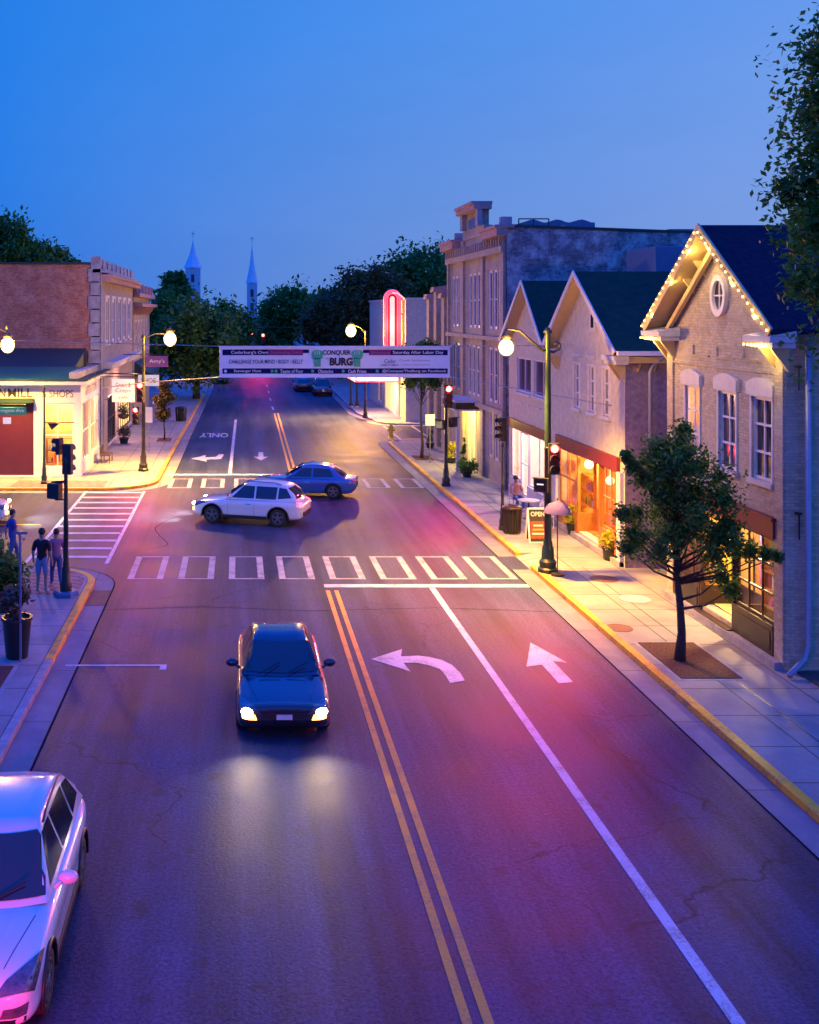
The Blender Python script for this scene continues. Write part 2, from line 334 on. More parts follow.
cv = nt.nodes.new('ShaderNodeMapping'); cv.inputs['Scale'].default_value = (1, 1, 5); nt.links.new(tc.outputs['Generated'], cv.inputs['Vector'])
cn = mathn(nt, 'MULTIPLY_ADD', noise(nt, cv.outputs[0], 1.6, 6, .6), .22, .89)
grad = mixc(nt, 1., grad, comb(nt, mathn(nt, 'MULTIPLY', cn, cn), cn, mathn(nt, 'POWER', cn, .6)), 'MULTIPLY')
zen = ramp(nt, sp.outputs[2], [(.29, 0.), (.50, 1.)])
grad = mixc(nt, zen, grad, (.004, .20, 1.8))
cc = mixc(nt, .02, grad, mixc(nt, 1., sky.outputs['Color'], (.12,.12,.12), 'MULTIPLY'))
nt.links.new(cc, bg.inputs['Color']); bg.inputs['Strength'].default_value = 1.0
sun = light('sun', 'SUN', (30, 20, 40), .12, (.8,.75,1.), 0, rot=aim((-.75, -.3, -.55))); sun.data.angle = R(40)
sc.view_settings.view_transform = 'Standard'; sc.view_settings.look = 'None'; sc.view_settings.exposure = 0; sc.view_settings.gamma = 1
sc.cycles.use_light_tree = True
sc.cycles.sample_clamp_indirect = 4
# ------------------------------------------------------------------ ground, road, kerbs
def arc(cx, cy, r, a0, a1, n=8): return [(cx+r*math.cos(R(a0+(a1-a0)*i/n)), cy+r*math.sin(R(a0+(a1-a0)*i/n))) for i in range(n+1)]
def offset(path, d):                  # shift a polyline to its left by d
    out = []
    for i, p in enumerate(path):
        a = Vector(path[max(i-1, 0)]); b = Vector(path[min(i+1, len(path)-1)]); t = (b-a).normalized()
        out.append((p[0]-t.y*d, p[1]+t.x*d))
    return out
def strip(path, d0, d1, z0, z1, mb=None):
    mb = mb or MB(); A = offset(path, d0); B = offset(path, d1); n = len(path)
    vs = [(x, y, z1) for x, y in A]+[(x, y, z1) for x, y in B]+[(x, y, z0) for x, y in A]+[(x, y, z0) for x, y in B]
    fs = []
    for i in range(n-1):
        fs.append((i, i+1, n+i+1, n+i))
        if z1-z0 > .01: fs += [(2*n+i, 2*n+i+1, i+1, i), (n+i, n+i+1, 3*n+i+1, 3*n+i)]
    if z1-z0 > .01: fs += [(0, n, 3*n, 2*n), (n-1, 2*n-1, 4*n-1, 3*n-1)]
    return mb.add(vs, fs)
struct('ground', MB().flat([(-900,-60,-.05),(900,-60,-.05),(900,2500,-.05),(-900,2500,-.05)]), M['grass'])
def far(x, y): return x + .010*max(0, y-50)
rd = MB().flat([(-4.9,-40,0),(9.9,-40,0),(9.9,52,0),(-4.9,52,0)])
rd.flat([(-4.9,52,0),(9.9,52,0),(far(9.9,130),130,0),(far(-3.6,130),130,0)]).flat([(far(-3.6,130),130,0),(far(9.9,130),130,0),(far(9.9,600)+8,600,1.5),(far(-3.6,600)+8,600,1.5)])
rd.flat([(-60,32.6,-.002),(-4.8,32.6,-.002),(-4.8,48.7,-.002),(-60,48.7,-.002)]).flat([(9.8,66.4,-.002),(60,66.4,-.002),(60,76.6,-.002),(9.8,76.6,-.002)])
struct('road', rd, M['asphalt'])
LN = [(-4.3,-40),(-4.3,24.4)]; LN2 = [(-4.3,24.4),(-4.3,31.4)]+arc(-6.1,31.4,1.8,0,90)[1:]+[(-60,33.2)]
LF = [(-60,48.1),(-6.4,48.1)]+arc(-6.4,50.7,2.6,-90,0)[1:]+[(far(-3.85,70),70),(far(-3.85,104),104),(far(-3.85,200),200),(far(-3.85,600)+7,600)]
RN = [(9.3,33.4),(9.3,-40)]; RN2 = [(60,67)]+[(11.6,67)]+arc(11.6,64.7,2.3,90,180)[1:]+[(9.3,35.2)]
RF = [(far(9.3,600)+7,600),(far(9.3,200),200),(9.75,104),(9.5,84)]+[(10.2,78.5)]+arc(12.2,78,2,180,270,6)[1:]+[(60,76)]
# sidewalks lie to the left of LN/LF reversed paths; offsets are signed by side
for nm, path, y in (('kerb', LN, 0), ('kerb', LN2[:10], 1), ('kerb', LN2[9:], 0), ('kerb', LF[:12], 1), ('kerb', LF[11:], 0), ('kerb', RN, 1), ('kerb', RN2, 1), ('kerb', RF, 0)):
    struct(nm, strip(path, 0, .2, -.02, .14), M['yellow'] if y else M['kerb'], bevel=.015)
    struct('gutter', strip(path, -.58, -.004, 0, .004), M['gutter']); struct('tar_seam', strip(path, -.62, -.582, 0, .005), M['tar'])
def walkpoly(path, extra): return offset(path, .2)+extra
def pave(name, pts, m, z=.13, d=.15):
    mb = MB(); mb.prism([(x, y, z-d) for x, y in pts], (0, 0, d)); return struct(name, mb, m)
pave('sidewalk', walkpoly(LN+LN2[1:], [(-60,-40)]), M['concrete'])
pave('sidewalk', walkpoly(LF, [(-60,600)]), M['concrete'])
pave('sidewalk', walkpoly(RN, [(60,-40),(60,33.4)]), M['concrete'])
pave('sidewalk', walkpoly(RN2, [(60,35.2)]), M['concrete'])
pave('sidewalk', walkpoly(RF, [(60,600)]), M['concrete'])
# dropped kerb ramp on the right and its apron
struct('kerb_ramp', MB().prism([(9.3,33.4,.01),(9.9,33.4,.13),(60,33.4,.13),(60,33.4,-.02),(9.3,33.4,-.02)], (0,1.8,0)), M['concrete'])
struct('paving', MB().box(-8.6,-4.62,30.1,31.3,.1,.136).prism([(x,y,.1) for x,y in [(-8.6,31.302),(-4.62,31.302)]+arc(-6.1,31.4,1.5,0,90,6)[1:]+[(-8.6,32.9)]], (0,0,.036)), M['paver'])
struct('paving', MB().box(-10.5,-6.2,48.4,50.3,.1,.136), M['paver'])
struct('ramp_plate', MB().prism([(x,y,.005) for x,y in ((-4.28,29.3),(-3.72,29.3),(-3.72,30.9),(-4.28,30.9))], (0,0,.006)), M['terracotta'])
def pit(x0, x1, y0, y1):
    struct('tree_pit_edge', MB().box(x0-.1,x1+.1,y0-.1,y1+.1,.1,.135), M['kerb'])
    struct('tree_pit', MB().box(x0,x1,y0,y1,.1,.15), M['mulch'])
pit(9.75,11.1,23.1,25.6); pit(-7.0,-5.1,21.4,23.9); pit(9.7,10.7,57.2,58.9); pit(-5.1,-4.2,65.4,67.2)
struct('planting_bed', MB().box(12.5,22,12,23.5,.1,.17), M['gravel'])
def disc(x, y, r, m, z=.1345):
    struct('utility_cover', MB().lathe([(r,.0),(r,.008),(r*.85,.008),(r*.83,.004),(r*.2,.006)], (x,y,z-.004), 24), m)
p = G(635,599,.13); disc(p.x,p.y,.42,mat('pale_cover', (.5,.45,.47), .7, var=.1))
p = G(619,628,.13); disc(p.x,p.y,.34,M['terracotta']); p = G(604,579,.13); disc(p.x,p.y,.42,M['terracotta'])
# long joints in the right sidewalk
struct('sidewalk_seam', MB().box(10.9,10.925,-40,33.3,.128,.1325).box(10.9,10.925,36,66,.128,.1325), M['blackp'])

def line(name, x0, x1, y0, y1, m, z=.008): return struct(name, MB().flat([(x0,y0,z),(x1,y0,z),(x1,y1,z),(x0,y1,z)]), m)
def seam(x0, y0, y1, amp, seed, w_=.022):
    rg = random.Random(seed); P = [(x0+amp*math.sin(i*.7+seed)+rg.uniform(-.02,.02), y0+(y1-y0)*i/40) for i in range(41)]
    struct('tar_seam', strip(P, -w_, w_, 0, .004), M['tar'])

c_ = [(-3.2,36.2),(-2.5,37.0),(-2.9,38.6),(-3.1,40.2),(-2.2,42.5),(-.5,44.2),(1.6,45)]
cc_ = []
for i in range(len(c_)-1):      # smooth the bends of the seam
    p0, p1, p2, p3 = c_[max(i-1, 0)], c_[i], c_[i+1], c_[min(i+2, len(c_)-1)]
    for k in range(6):
        t = k/6; cc_.append(tuple(.5*(2*b+(c-a)*t+(2*a-5*b+4*c-d)*t*t+(3*b-a-3*c+d)*t**3) for a, b, c, d in zip(p0, p1, p2, p3)))
struct('tar_seam', strip(cc_, -.014, .014, 0, .004), M['tar'])
struct('tar_seam', strip([(-3.7,28.9),(-1,29.2),(2,28.8),(5.5,29.1),(8.7,28.7)], -.012, .012, 0, .004), M['tar'])
line('lane_line', 2.58,2.70,-40,30.9,M['yline']); line('lane_line', 2.83,2.95,-40,30.9,M['yline'])
line('lane_line', 5.68,5.85,-40,31.2,M['wline']); line('stop_line', 2.58,8.70,31.25,31.6,M['wline'])
line('parking_line', -4.0,-1.65,24.3,24.4,M['wline']); line('parking_line', -1.8,-1.65,24.05,24.3,M['wline'])
def gpoly(name, pix, m): 
    return struct(name, MB().flat([G(x, y, .008) for x, y in pix]), m)
gpoly('turn_arrow', [(371,659),(402,649),(401,656.3),(418,655.6),(429,656.8),(442,660),(452,665),(460,672.5),(465,680.5),(450,683),(446,676),(440,669),(429,665.2),(416,662.6),(403.5,662.7),(410.5,671.5)][::-1], M['wline'])
gpoly('lane_arrow', [(530.5,642.5),(567,662.5),(553,661),(573,682),(558.6,683),(542,664.5),(526.5,666.5)][::-1], M['wline'])
# near crosswalk: two long edges and pairs of rungs
def ladder(xs, xe, y0, y1):
    x = xs
    while x < xe:
        mb = MB(); b_ = x+1.1
        mb.flat([(x,y0,.008),(x+.2,y0,.008),(x+.2,y1,.008),(x,y1,.008)]).flat([(b_-.2,y0,.008),(b_,y0,.008),(b_,y1,.008),(b_-.2,y1,.008)])
        mb.flat([(x+.201,y0,.008),(b_-.201,y0,.008),(b_-.201,y0+.12,.008),(x+.201,y0+.12,.008)]).flat([(x+.201,y1-.12,.008),(b_-.201,y1-.12,.008),(b_-.201,y1,.008),(x+.201,y1,.008)])
        struct('crosswalk', mb, M['wfaint']); x += 1.556
ladder(-3.4, 8.0, 32.2, 35.2)
# far crosswalk and stop line
ladder(-3.3, 8.2, 48.9, 51.6)
line('stop_line', -3.7,2.75,52.7,53.1,M['wline'])
struct('lane_line', MB().flat([(-.50,53.1,.008),(-.32,53.1,.008),(-.08,80,.008),(-.26,80,.008)]), M['wline'])
for dx in (0, .26): struct('lane_line', MB().flat([(2.6+dx,53.1,.008),(2.73+dx,53.1,.008),(3.02+dx,85,.008),(2.89+dx,85,.008)]), M['yline'])
for a, b in ((88,91),(97,100),(106,109),(115,118)): line('lane_line', far(2.5,a),far(2.65,a),a,b,M['wline'])
# side street crosswalk
line('crosswalk', -4.35,-4.22,34.2,48.0,M['wline']); line('crosswalk', -7.0,-6.87,34.2,48.0,M['wline'])
y = 35.0
while y < 47.6: line('crosswalk', -6.85,-4.37,y,y+.3,M['wline']); y += 1.25
text('ONLY', M['wline'], None, G(214,435.3), (-1,0,0), (0,-1,0), 1.9, 2.4, 'lane_word', .02, .008)['kind'] = 'structure'
gpoly('turn_arrow', [(191,458.7),(206,455),(205,457.3),(216,456.8),(219,454.2),(224,454.4),(221,459),(206,459.6),(207,461.6)], M['wline'])
gpoly('lane_arrow', [(261,460.3),(253.5,456.6),(258.4,456.8),(258.6,452.2),(263,452.2),(263.4,456.8),(268.6,456.6)], M['wline'])
line('side_lane_line', -20,-7.6,40.4,40.52,M['yline']); line('crosswalk', 10.4,10.55,67.4,75.6,M['wfaint']); line('crosswalk', 12.4,12.55,67.4,75.6,M['wfaint'])

# ------------------------------------------------------------------ trees
def leaves(centres, rads, n, size, rng, up=.35, flat=1., tail=1.2):
    c = np.array(centres); r = np.array(rads); k = rng.integers(0, len(c), n)
    d = rng.normal(size=(n, 3)); d /= np.linalg.norm(d, axis=1)[:, None]
    pos = c[k]+d*(r[k]*np.minimum(tail, np.abs(rng.normal(0, .62, n))+.12))[:, None]*np.array((1, 1, flat))
    nrm = rng.normal(size=(n, 3))+np.array((0, 0, up*3)); nrm /= np.linalg.norm(nrm, axis=1)[:, None]
    t = np.cross(nrm, rng.normal(size=(n, 3))); t /= np.linalg.norm(t, axis=1)[:, None]; b = np.cross(nrm, t)
    s = size*(.6+.8*rng.random(n))[:, None]
    q = np.stack([pos-t*s, pos+b*s*.5-t*s*.1, pos+t*s, pos-b*s*.5+t*s*.1], 1)
    return q.reshape(-1, 3)
def leafmesh(name, q, m, parent):
    off = np.array(origin_of(parent)) if parent is not None else np.zeros(3)
    me = bpy.data.meshes.new(name); n = len(q); me.vertices.add(n); me.vertices.foreach_set('co', (q-off).ravel())
    me.loops.add(n); me.loops.foreach_set('vertex_index', np.arange(n)); me.polygons.add(n//4)
    me.polygons.foreach_set('loop_start', np.arange(0, n, 4)); me.polygons.foreach_set('loop_total', np.full(n//4, 4))
    me.materials.append(m); me.update(); me.validate()
    o = bpy.data.objects.new(name, me); col.objects.link(o)
    if parent is not None: o.parent = parent
    return o
def tree(name, label, x, y, z0, ztop, rx, crown0, nl, size, m, seed, tr=.12, nc=60, group=None, clump=.28, taper=0.3, lean=0, cat='tree', extra_clumps=()):
    rng = np.random.default_rng(seed); root = thing(name, (x, y, z0), label, cat, group)
    H_ = ztop-crown0; cz = crown0+H_*.5; C_ = []; Rr = []
    while len(C_) < nc:
        d = rng.normal(size=3); d /= np.linalg.norm(d); f = rng.random()**.4
        zz = d[2]*f; wd = 1-taper*max(0, zz)-taper*.2*max(0, -zz)
        C_.append((x+lean*(zz+1)+d[0]*f*rx*wd*.82, y+d[1]*f*rx*wd*.82, cz+zz*H_*.44)); Rr.append(rx*clump*(.55+.8*rng.random()))
    for ex in extra_clumps: C_.append((x+ex[0], y+ex[1], z0+ex[2])); Rr.append(ex[3])
    tb = MB(); top = Vector((x+lean, y, crown0+H_*.75)); k = 7
    pts = [Vector((x, y, z0-.03)).lerp(top, i/k)+Vector((rng.normal()*tr*.35*(i > 0), rng.normal()*tr*.35*(i > 0), 0)) for i in range(k+1)]
    tb.tube([pts[0]+Vector((0,0,0))]+pts[1:], [tr*(1.35 if i == 0 else 1.05-.85*i/k) for i in range(k+1)], 9)
    tb.build('trunk', M['bark'], root, smooth=True)
    lb = MB()
    for i in list(range(0, nc, max(1, nc//26)))+list(range(nc, len(C_))):
        e = Vector(C_[i]); t = min(.9, max(.15, ((e.z-z0)/(top.z-z0))*.7)); s_ = Vector((x, y, z0)).lerp(top, t)
        mid = s_.lerp(e, .5)+Vector((0, 0, -.08*rx)); r0 = tr*(1-.7*t)*.5
        lb.tube([s_, mid, e], [r0, r0*.6, r0*.2], 5)
    lb.build('limb', M['bark'], root, smooth=True)
    leafmesh('crown', leaves(C_, Rr, nl, size, rng), m, root)
    return root
ST = 'young trees along the sidewalks'
tree('street_tree', 'young leafy tree in the mulch square before the brick gable house', 10.22, 24.3, .13, 5.75, 1.7, 2.0, 24000, .055, M['leaf'], 3, .10, 40, ST, .25, .6, extra_clumps=[(1.1,-.4,2.7,.3),(1.4,-.5,2.65,.22),(1.7,-.6,2.6,.18),(1.95,-.6,2.55,.13),(.9,-.2,3.1,.35),(-.8,.1,4.2,.3),(-1.05,.1,4.5,.22),(-1.2,.1,4.7,.13),(.0,0,5.0,.3),(.1,0,5.35,.22),(-1.2,0,2.6,.3),(.9,-.2,2.0,.3),(1.1,-.2,1.7,.2),(-.5,0,4.8,.3),(-1.3,0,3.4,.25)])
tree('street_tree', 'slim upright dark tree whose crown rises at the right edge above the eaves', 10.85, 17.6, .13, 14.8, 1.95, 6.1, 44000, .07, M['leafd'], 5, .16, 90, ST, .34, .5)
tree('street_tree', 'thin tree on the far sidewalk whose crown is behind the banner end', 10.15, 58, .13, 6.9, 1.5, 3.5, 6500, .12, M['leaf'], 8, .08, 30, ST)
tree('street_tree', 'small oval tree in a dark square beside the left lamp pole', -4.65, 66.3, .13, 4.1, .85, 1.35, 5000, .10, M['leafo'], 9, .05, 24, ST, .34, .2)
BT = 'large trees down the street'
tr_ = [ # px of centre, top py, Y, radius m, crown bottom z, material, label
 (196,296,98,5.0,1.3,'leaf','broad green tree lit by the left street lamp behind the banner cable'),
 (160,292,118,4.6,2.5,'leafd','dark tree between the left shop row and the first steeple'),
 (226,300,128,3.9,2.,'leaf','rounded green tree just left of the slim right-hand steeple'),
 (176,264,235,3.6,6.,'leafd','dark far tree poking up beside the left steeple'),
 (292,284,190,6.8,3.,'leafd','dark domed tree right of the slim steeple'),
 (340,284,128,5.2,2.5,'leafo','olive tree lit by the street lamp above the banner centre'),
 (372,262,120,5.6,3.,'leafo','tall brownish tree left of the red neon sign'),
 (418,237,135,7.5,4.,'leafd','tallest dark tree behind the theatre roof'),
 (450,246,150,6.0,4.,'leafd','dark tree meeting the stepped brick parapet'),
 (322,290,230,6.5,3.,'leafd','far dark tree between the domed tree and the olive tree'),
 (272,312,215,4.5,1.,'leafd','far dark tree just right of the slim steeple foot'),
 (5,213,82,3.6,8.,'leafd','tree crown rising over the red brick roof at the left edge'),
 (50,240,84,2.7,8.,'leafd','low tree crown showing over the middle of the red brick roof'),
 (22,236,88,2.8,8.,'leafd','tree crown behind the red brick roof between its two neighbours')]
for i, (px, py, Y, r, c0, m, lb) in enumerate(tr_):
    t = W(px, py, Y); tree('large_tree', lb, t.x, Y, 0, t.z, r, c0, 13000 if Y < 140 else 8000, .26*max(.8, Y/110), M[m], 20+i, .3, 70, BT, .32, .15)
rng = np.random.default_rng(77); cs = []; rs = []
for i in range(260):
    sx = rng.uniform(-150, 190); 
    if -14 < sx < 18 and rng.random() < .85: continue
    cs.append((sx, rng.uniform(270, 340), rng.uniform(0, 10)+2*rng.random())); rs.append(rng.uniform(2.5, 5.))
tag(leafmesh('woodland', leaves(cs, rs, 26000, .8, rng), M['leafd'], None), 'dark wooded skyline beyond the far end of the street', 'woodland', kind='stuff')
# ------------------------------------------------------------------ facade helpers
class Fr:            # a wall plane: origin, horizontal u, outward normal n
    def __init__(s, o, u, n): s.o, s.u, s.n = Vector(o), Vector(u), Vector(n)
    def p(s, u, v, d=0): return s.o+s.u*u+Vector((0, 0, v))+s.n*d
    def box(s, mb, u0, u1, v0, v1, d0, d1):
        c = s.p((u0+u1)/2, (v0+v1)/2, (d0+d1)/2)
        return mb.obox(c, s.u*((u1-u0)/2), s.n*((d1-d0)/2), (0, 0, (v1-v0)/2))
def wallmesh(fr, u0, u1, v0, v1, ops, t=.3, top=None):
    mb = MB(); us = sorted({u0, u1, *[o[0] for o in ops], *[o[1] for o in ops]}); vs = sorted({v0, v1, *[o[2] for o in ops], *[o[3] for o in ops]})
    us = [a for a in us if u0 <= a <= u1]; vs = [a for a in vs if v0 <= a <= v1]
    for a, b in zip(us, us[1:]):
        for c, d in zip(vs, vs[1:]):
            m = ((a+b)/2, (c+d)/2)
            if any(o[0] < m[0] < o[1] and o[2] < m[1] < o[3] for o in ops): continue
            mb.add([fr.p(a, c), fr.p(b, c), fr.p(b, d), fr.p(a, d)], [(0, 1, 2, 3)])
    for a, b, c, d in [o[:4] for o in ops]:
        q = [(a, c), (b, c), (b, d), (a, d)]
        for i in range(4):
            (x0, y0), (x1, y1) = q[i], q[(i+1) % 4]
            mb.add([fr.p(x0, y0), fr.p(x1, y1), fr.p(x1, y1, -t), fr.p(x0, y0, -t)], [(0, 1, 2, 3)])
    if top: mb.add([fr.p(u0, v1), fr.p(u1, v1), fr.p(top[0], top[1])], [(0, 1, 2)])
    return mb
def window(parent, fr, u0, u1, v0, v1, pane='darkglass', fm='white', d=-.1, bars=(0, 1), sill=True, lintel=None, fw=.07, curtain=None, name='window', surround=0):
    f = MB(); fr.box(f, u0, u0+fw, v0, v1, d, d+.06); fr.box(f, u1-fw, u1, v0, v1, d, d+.06)
    fr.box(f, u0+fw, u1-fw, v0, v0+fw, d, d+.06); fr.box(f, u0+fw, u1-fw, v1-fw, v1, d, d+.06)
    nu, nv = bars
    for i in range(nu): a = u0+(u1-u0)*(i+1)/(nu+1); fr.box(f, a-.02, a+.02, v0+fw, v1-fw, d+.01, d+.05)
    for i in range(nv): a = v0+(v1-v0)*(i+1)/(nv+1); fr.box(f, u0+fw, u1-fw, a-.025, a+.025, d+.008, d+.055)
    if surround:
        s_ = surround
        fr.box(f, u0-s_, u0, v0, v1+s_, .0, .035); fr.box(f, u1, u1+s_, v0, v1+s_, .0, .035); fr.box(f, u0, u1, v1, v1+s_, .0, .035)
    w_ = f.build(name, M[fm], parent)
    p_ = MB(); fr.box(p_, u0+fw*.6, u1-fw*.6, v0+fw*.6, v1-fw*.6, d-.012, d+.004); p_.build('pane', M[pane], w_)
    if curtain:
        c_ = MB(); n = 14; a0 = u0+fw; a1 = u0+(u1-u0)*.42
        for k in range(2):
            pts = [fr.p(a0+(a1-a0)*i/n, v0+fw, d-.06+.02*math.sin(i*2.2)) for i in range(n+1)]
            c_.add(pts+[p+Vector((0, 0, v1-v0-2*fw)) for p in pts], [(i, i+1, n+2+i, n+1+i) for i in range(n)]); a0, a1 = u1-(u1-u0)*.3, u1-fw
        c_.build('curtain', M[curtain], w_)
    if sill: s_ = MB(); fr.box(s_, u0-.1, u1+.1, v0-.12, v0, -.08, .1); s_.build('sill', M['whitew'], w_)
    if lintel:
        l_ = MB(); n = 8; wd = (u1-u0)/2+.14; c = (u0+u1)/2; A = []
        for i in range(n+1): t = -1+2*i/n; A.append(fr.p(c+t*wd, v1+.32+.14*(1-t*t), .0))
        A += [fr.p(c+wd, v1+.03, 0), fr.p(c-wd, v1+.03, 0)]
        l_.prism(A, fr.n*.09); l_.build('lintel', M[lintel], w_)
    return w_
def room(parent, fr, u0, u1, v0, v1, depth, m, power, color=(1, .72, .35), bulbs=0, seed=0, goods=30, d0=-.12):
    mb = MB(); P = [fr.p(a, b, c) for c in (d0, -depth) for a, b in ((u0, v0), (u1, v0), (u1, v1), (u0, v1))]
    mb.add(P, [(4, 5, 6, 7), (0, 1, 5, 4), (1, 2, 6, 5), (2, 3, 7, 6), (3, 0, 4, 7)]); mb.build('shop_interior', M[m], parent, fix=False)
    light('shop_lamp_light', 'POINT', fr.p((u0+u1)/2, v1-.45, -depth*.45), power*2.2, color, .12)
    return mb
def shelves(fr, u0, u1, v0, v1, d, label, seed, rows=3, frame='g4'):
    rng = random.Random(seed); c = fr.p((u0+u1)/2, v0, d); t = thing('display_shelf', c, label, 'shelf')
    f = MB()
    for i in range(rows+1): v = v0+(v1-v0)*i/rows; fr.box(f, u0, u1, v, v+.03, d-.16, d+.16)
    fr.box(f, u0-.03, u0, v0, v1+.03, d-.16, d+.16); fr.box(f, u1, u1+.03, v0, v1+.03, d-.16, d+.16); f.build('shelf_frame', M[frame], t)
    for i in range(rows):
        v = v0+(v1-v0)*i/rows+.031; a = u0+.05; hmax = (v1-v0)/rows-.08
        while a < u1-.2:
            w_ = rng.uniform(.09, .22); h = rng.uniform(.35, 1)*hmax; g = MB(); k = rng.random()
            pc = fr.p(a+w_/2, v, d)
            if k < .5: g.lathe([(w_*.35, 0), (w_*.45, h*.3), (w_*.42, h*.7), (w_*.2, h*.85), (w_*.2, h)], pc, 8)
            else: fr.box(g, a, a+w_*.9, v, v+h, d-.07, d+.07)
            g.build('jar' if k < .5 else 'box', M[rng.choice(['g1','g1','g2','g3','g4','g4','g5','g6'])], t); a += w_+.05
    return t
def gable_roof(parent, y0, y1, ym, xf, xb, ze, zr, m, over=.0, th=.12, name='roof'):
    mb = MB()
    for ya, yb in ((y0, ym), (y1, ym)):
        a = [(xf, ya, ze), (xf, yb, zr), (xf, yb, zr-th*1.2), (xf, ya, ze-th)]
        mb.prism(a, (xb-xf, 0, 0))
    return mb.build(name, m, parent)
def bracket(parent, fr, u, v, s=1., m='whitew'):
    mb = MB(); n = 8; pr = [fr.p(u-.05*s, v, 0)]
    pr += [fr.p(u-.05*s, v-.55*s*math.sin(t*math.pi/2/n)**1, .42*s*(1-math.sin(t*math.pi/2/n))+.04) for t in range(n+1)]
    pr[1] = fr.p(u-.05*s, v, .45*s)
    pr.append(fr.p(u-.05*s, v-.6*s, 0)); mb.prism(pr, fr.u*.1*s)
    return mb.build('bracket', M[m], parent)

# ------------------------------------------------------------------ R1: brick gable house with fairy lights
XF = 12.3
b1 = thing('gable_house', (XF, 26.8, .13), 'cream brick gable house with fairy lights along its eaves and an oval window', 'house', None)
fr = Fr((XF, 0, 0), (0, 1, 0), (-1, 0, 0))
wins = [(24.2,25.15,3.95,5.95), (25.95,26.9,3.95,5.95), (28.1,29.05,3.95,5.95)]
wins = [(24.15,25.12,4.25,6.2), (25.9,26.85,4.25,6.2), (27.95,28.85,4.25,6.2)]
shop = (24.05,29.6,.45,3.35)
wl = wallmesh(fr, 23.6, 30.0, 0, 7.75, wins+[shop], .3, (26.8, 10.28)).build('front_wall', M['cream'], b1)
s1 = Fr((0, 23.6, 0), (1, 0, 0), (0, -1, 0)); wallmesh(s1, XF, 24, 0, 7.75, []).build('side_wall', M['cream'], b1)
s1b = Fr((0, 30.0, 0), (1, 0, 0), (0, 1, 0)); wallmesh(s1b, XF, 24, 0, 7.75, []).build('side_wall', M['cream'], b1)
for i, w_ in enumerate(wins):
    ww = window(b1, fr, *w_, pane='pane' if i == 2 else ('purpleglass' if i else 'darkglass'), bars=(1, 2), lintel='whitew', surround=.05)
    if i == 2:
        mb = MB(); P = [fr.p(a, b, c) for c in (-.3, -1.2) for a, b in ((w_[0]-.2, w_[2]-.2), (w_[1]+.2, w_[2]-.2), (w_[1]+.2, w_[3]+.2), (w_[0]-.2, w_[3]+.2))]
        mb.add(P, [(4,5,6,7),(0,1,5,4),(1,2,6,5),(2,3,7,6),(3,0,4,7)]).build('room', M['roomorange'], b1, fix=False)
        light('room_lamp_light', 'POINT', fr.p(28.4, 5.7, -.75), 60, (1,.6,.25), .1)
        bl = MB(); fr.box(bl, w_[0]+.05, w_[1]-.05, w_[2]+.02, w_[2]+.85, -.2, -.19); bl.build('blind', M['whitew'], ww)
# roof, bargeboards, soffit, cornice returns
gable_roof(b1, 23.15, 30.45, 26.8, 11.75, 24, 7.82, 10.42, M['roofblue'])
bb = MB(); sf = MB(); bd = MB()
for ye in (23.1, 30.5):
    bb.prism([(11.72, ye, 7.84), (11.72, 26.8, 10.46), (11.72, 26.8, 10.18), (11.72, ye+(26.8-ye)*.05, 7.62)], (.05, 0, 0))
    sf.prism([(11.78, ye+(26.8-ye)*.03, 7.72), (11.78, 26.8, 10.26), (11.78, 26.8, 10.22), (11.78, ye+(26.8-ye)*.03, 7.68)], (.5, 0, 0))
    for q, (o1, o2) in enumerate(((.10,.0),(.26,.10))):
        bd.prism([(12.3-.12-q*.08, ye+(26.8-ye)*.12, 7.78-o1), (12.3-.12-q*.08, 26.8, 10.18-o1), (12.3-.12-q*.08, 26.8, 10.02-o1), (12.3-.12-q*.08, ye+(26.8-ye)*.12, 7.62-o1)], (.11, 0, 0))
bb.build('bargeboard', M['soffit'], b1); sf.build('soffit', M['soffit'], b1); bd.build('moulding', M['soffit'], b1)
for y0, y1 in ((23.1, 24.35), (29.2, 30.5)):
    c_ = MB(); c_.box(11.7, 12.295, y0, y1, 7.52, 7.66).box(11.78, 12.295, y0+.05, y1-.05, 7.40, 7.515).prism([(11.7,y0,7.665),(12.295,y0,7.665),(12.295,y0,7.78)], (0, y1-y0, 0)); c_.build('cornice', M['whitew'], b1)
    for u in ((y0+y1)/2-.25, (y0+y1)/2+.25): bracket(b1, fr, u, 7.4, .9, 'soffit')
for z in (8.75, 9.2): bracket(b1, fr, 28.3-(z-8.75)*1.4, z+.35, .7, 'soffit')
ov = MB(); n = 28; cy, cz = 26.75, 8.62
for r0, r1, d0, d1 in ((.42, .30, .0, .10),):
    o_ = [fr.p(cy+r0*math.cos(2*math.pi*i/n), cz+r0*1.28*math.sin(2*math.pi*i/n), 0) for i in range(n)]; i_ = [fr.p(cy+r1*math.cos(2*math.pi*i/n), cz+r1*1.3*math.sin(2*math.pi*i/n), 0) for i in range(n)]
    V = o_+i_+[p+fr.n*d1 for p in o_]+[p+fr.n*d1 for p in i_]
    ov.add(V, [f for i in range(n) for f in ((2*n+i, 2*n+(i+1)%n, 3*n+(i+1)%n, 3*n+i), (i, (i+1)%n, 2*n+(i+1)%n, 2*n+i), (n+i, n+(i+1)%n, 3*n+(i+1)%n, 3*n+i))])
ow = ov.build('oval_window', M['white'], b1)
MB().prism([fr.p(cy+.31*math.cos(2*math.pi*i/n), cz+.40*math.sin(2*math.pi*i/n), .005) for i in range(n)], fr.n*.015).build('pane', M['darkglass'], ow)
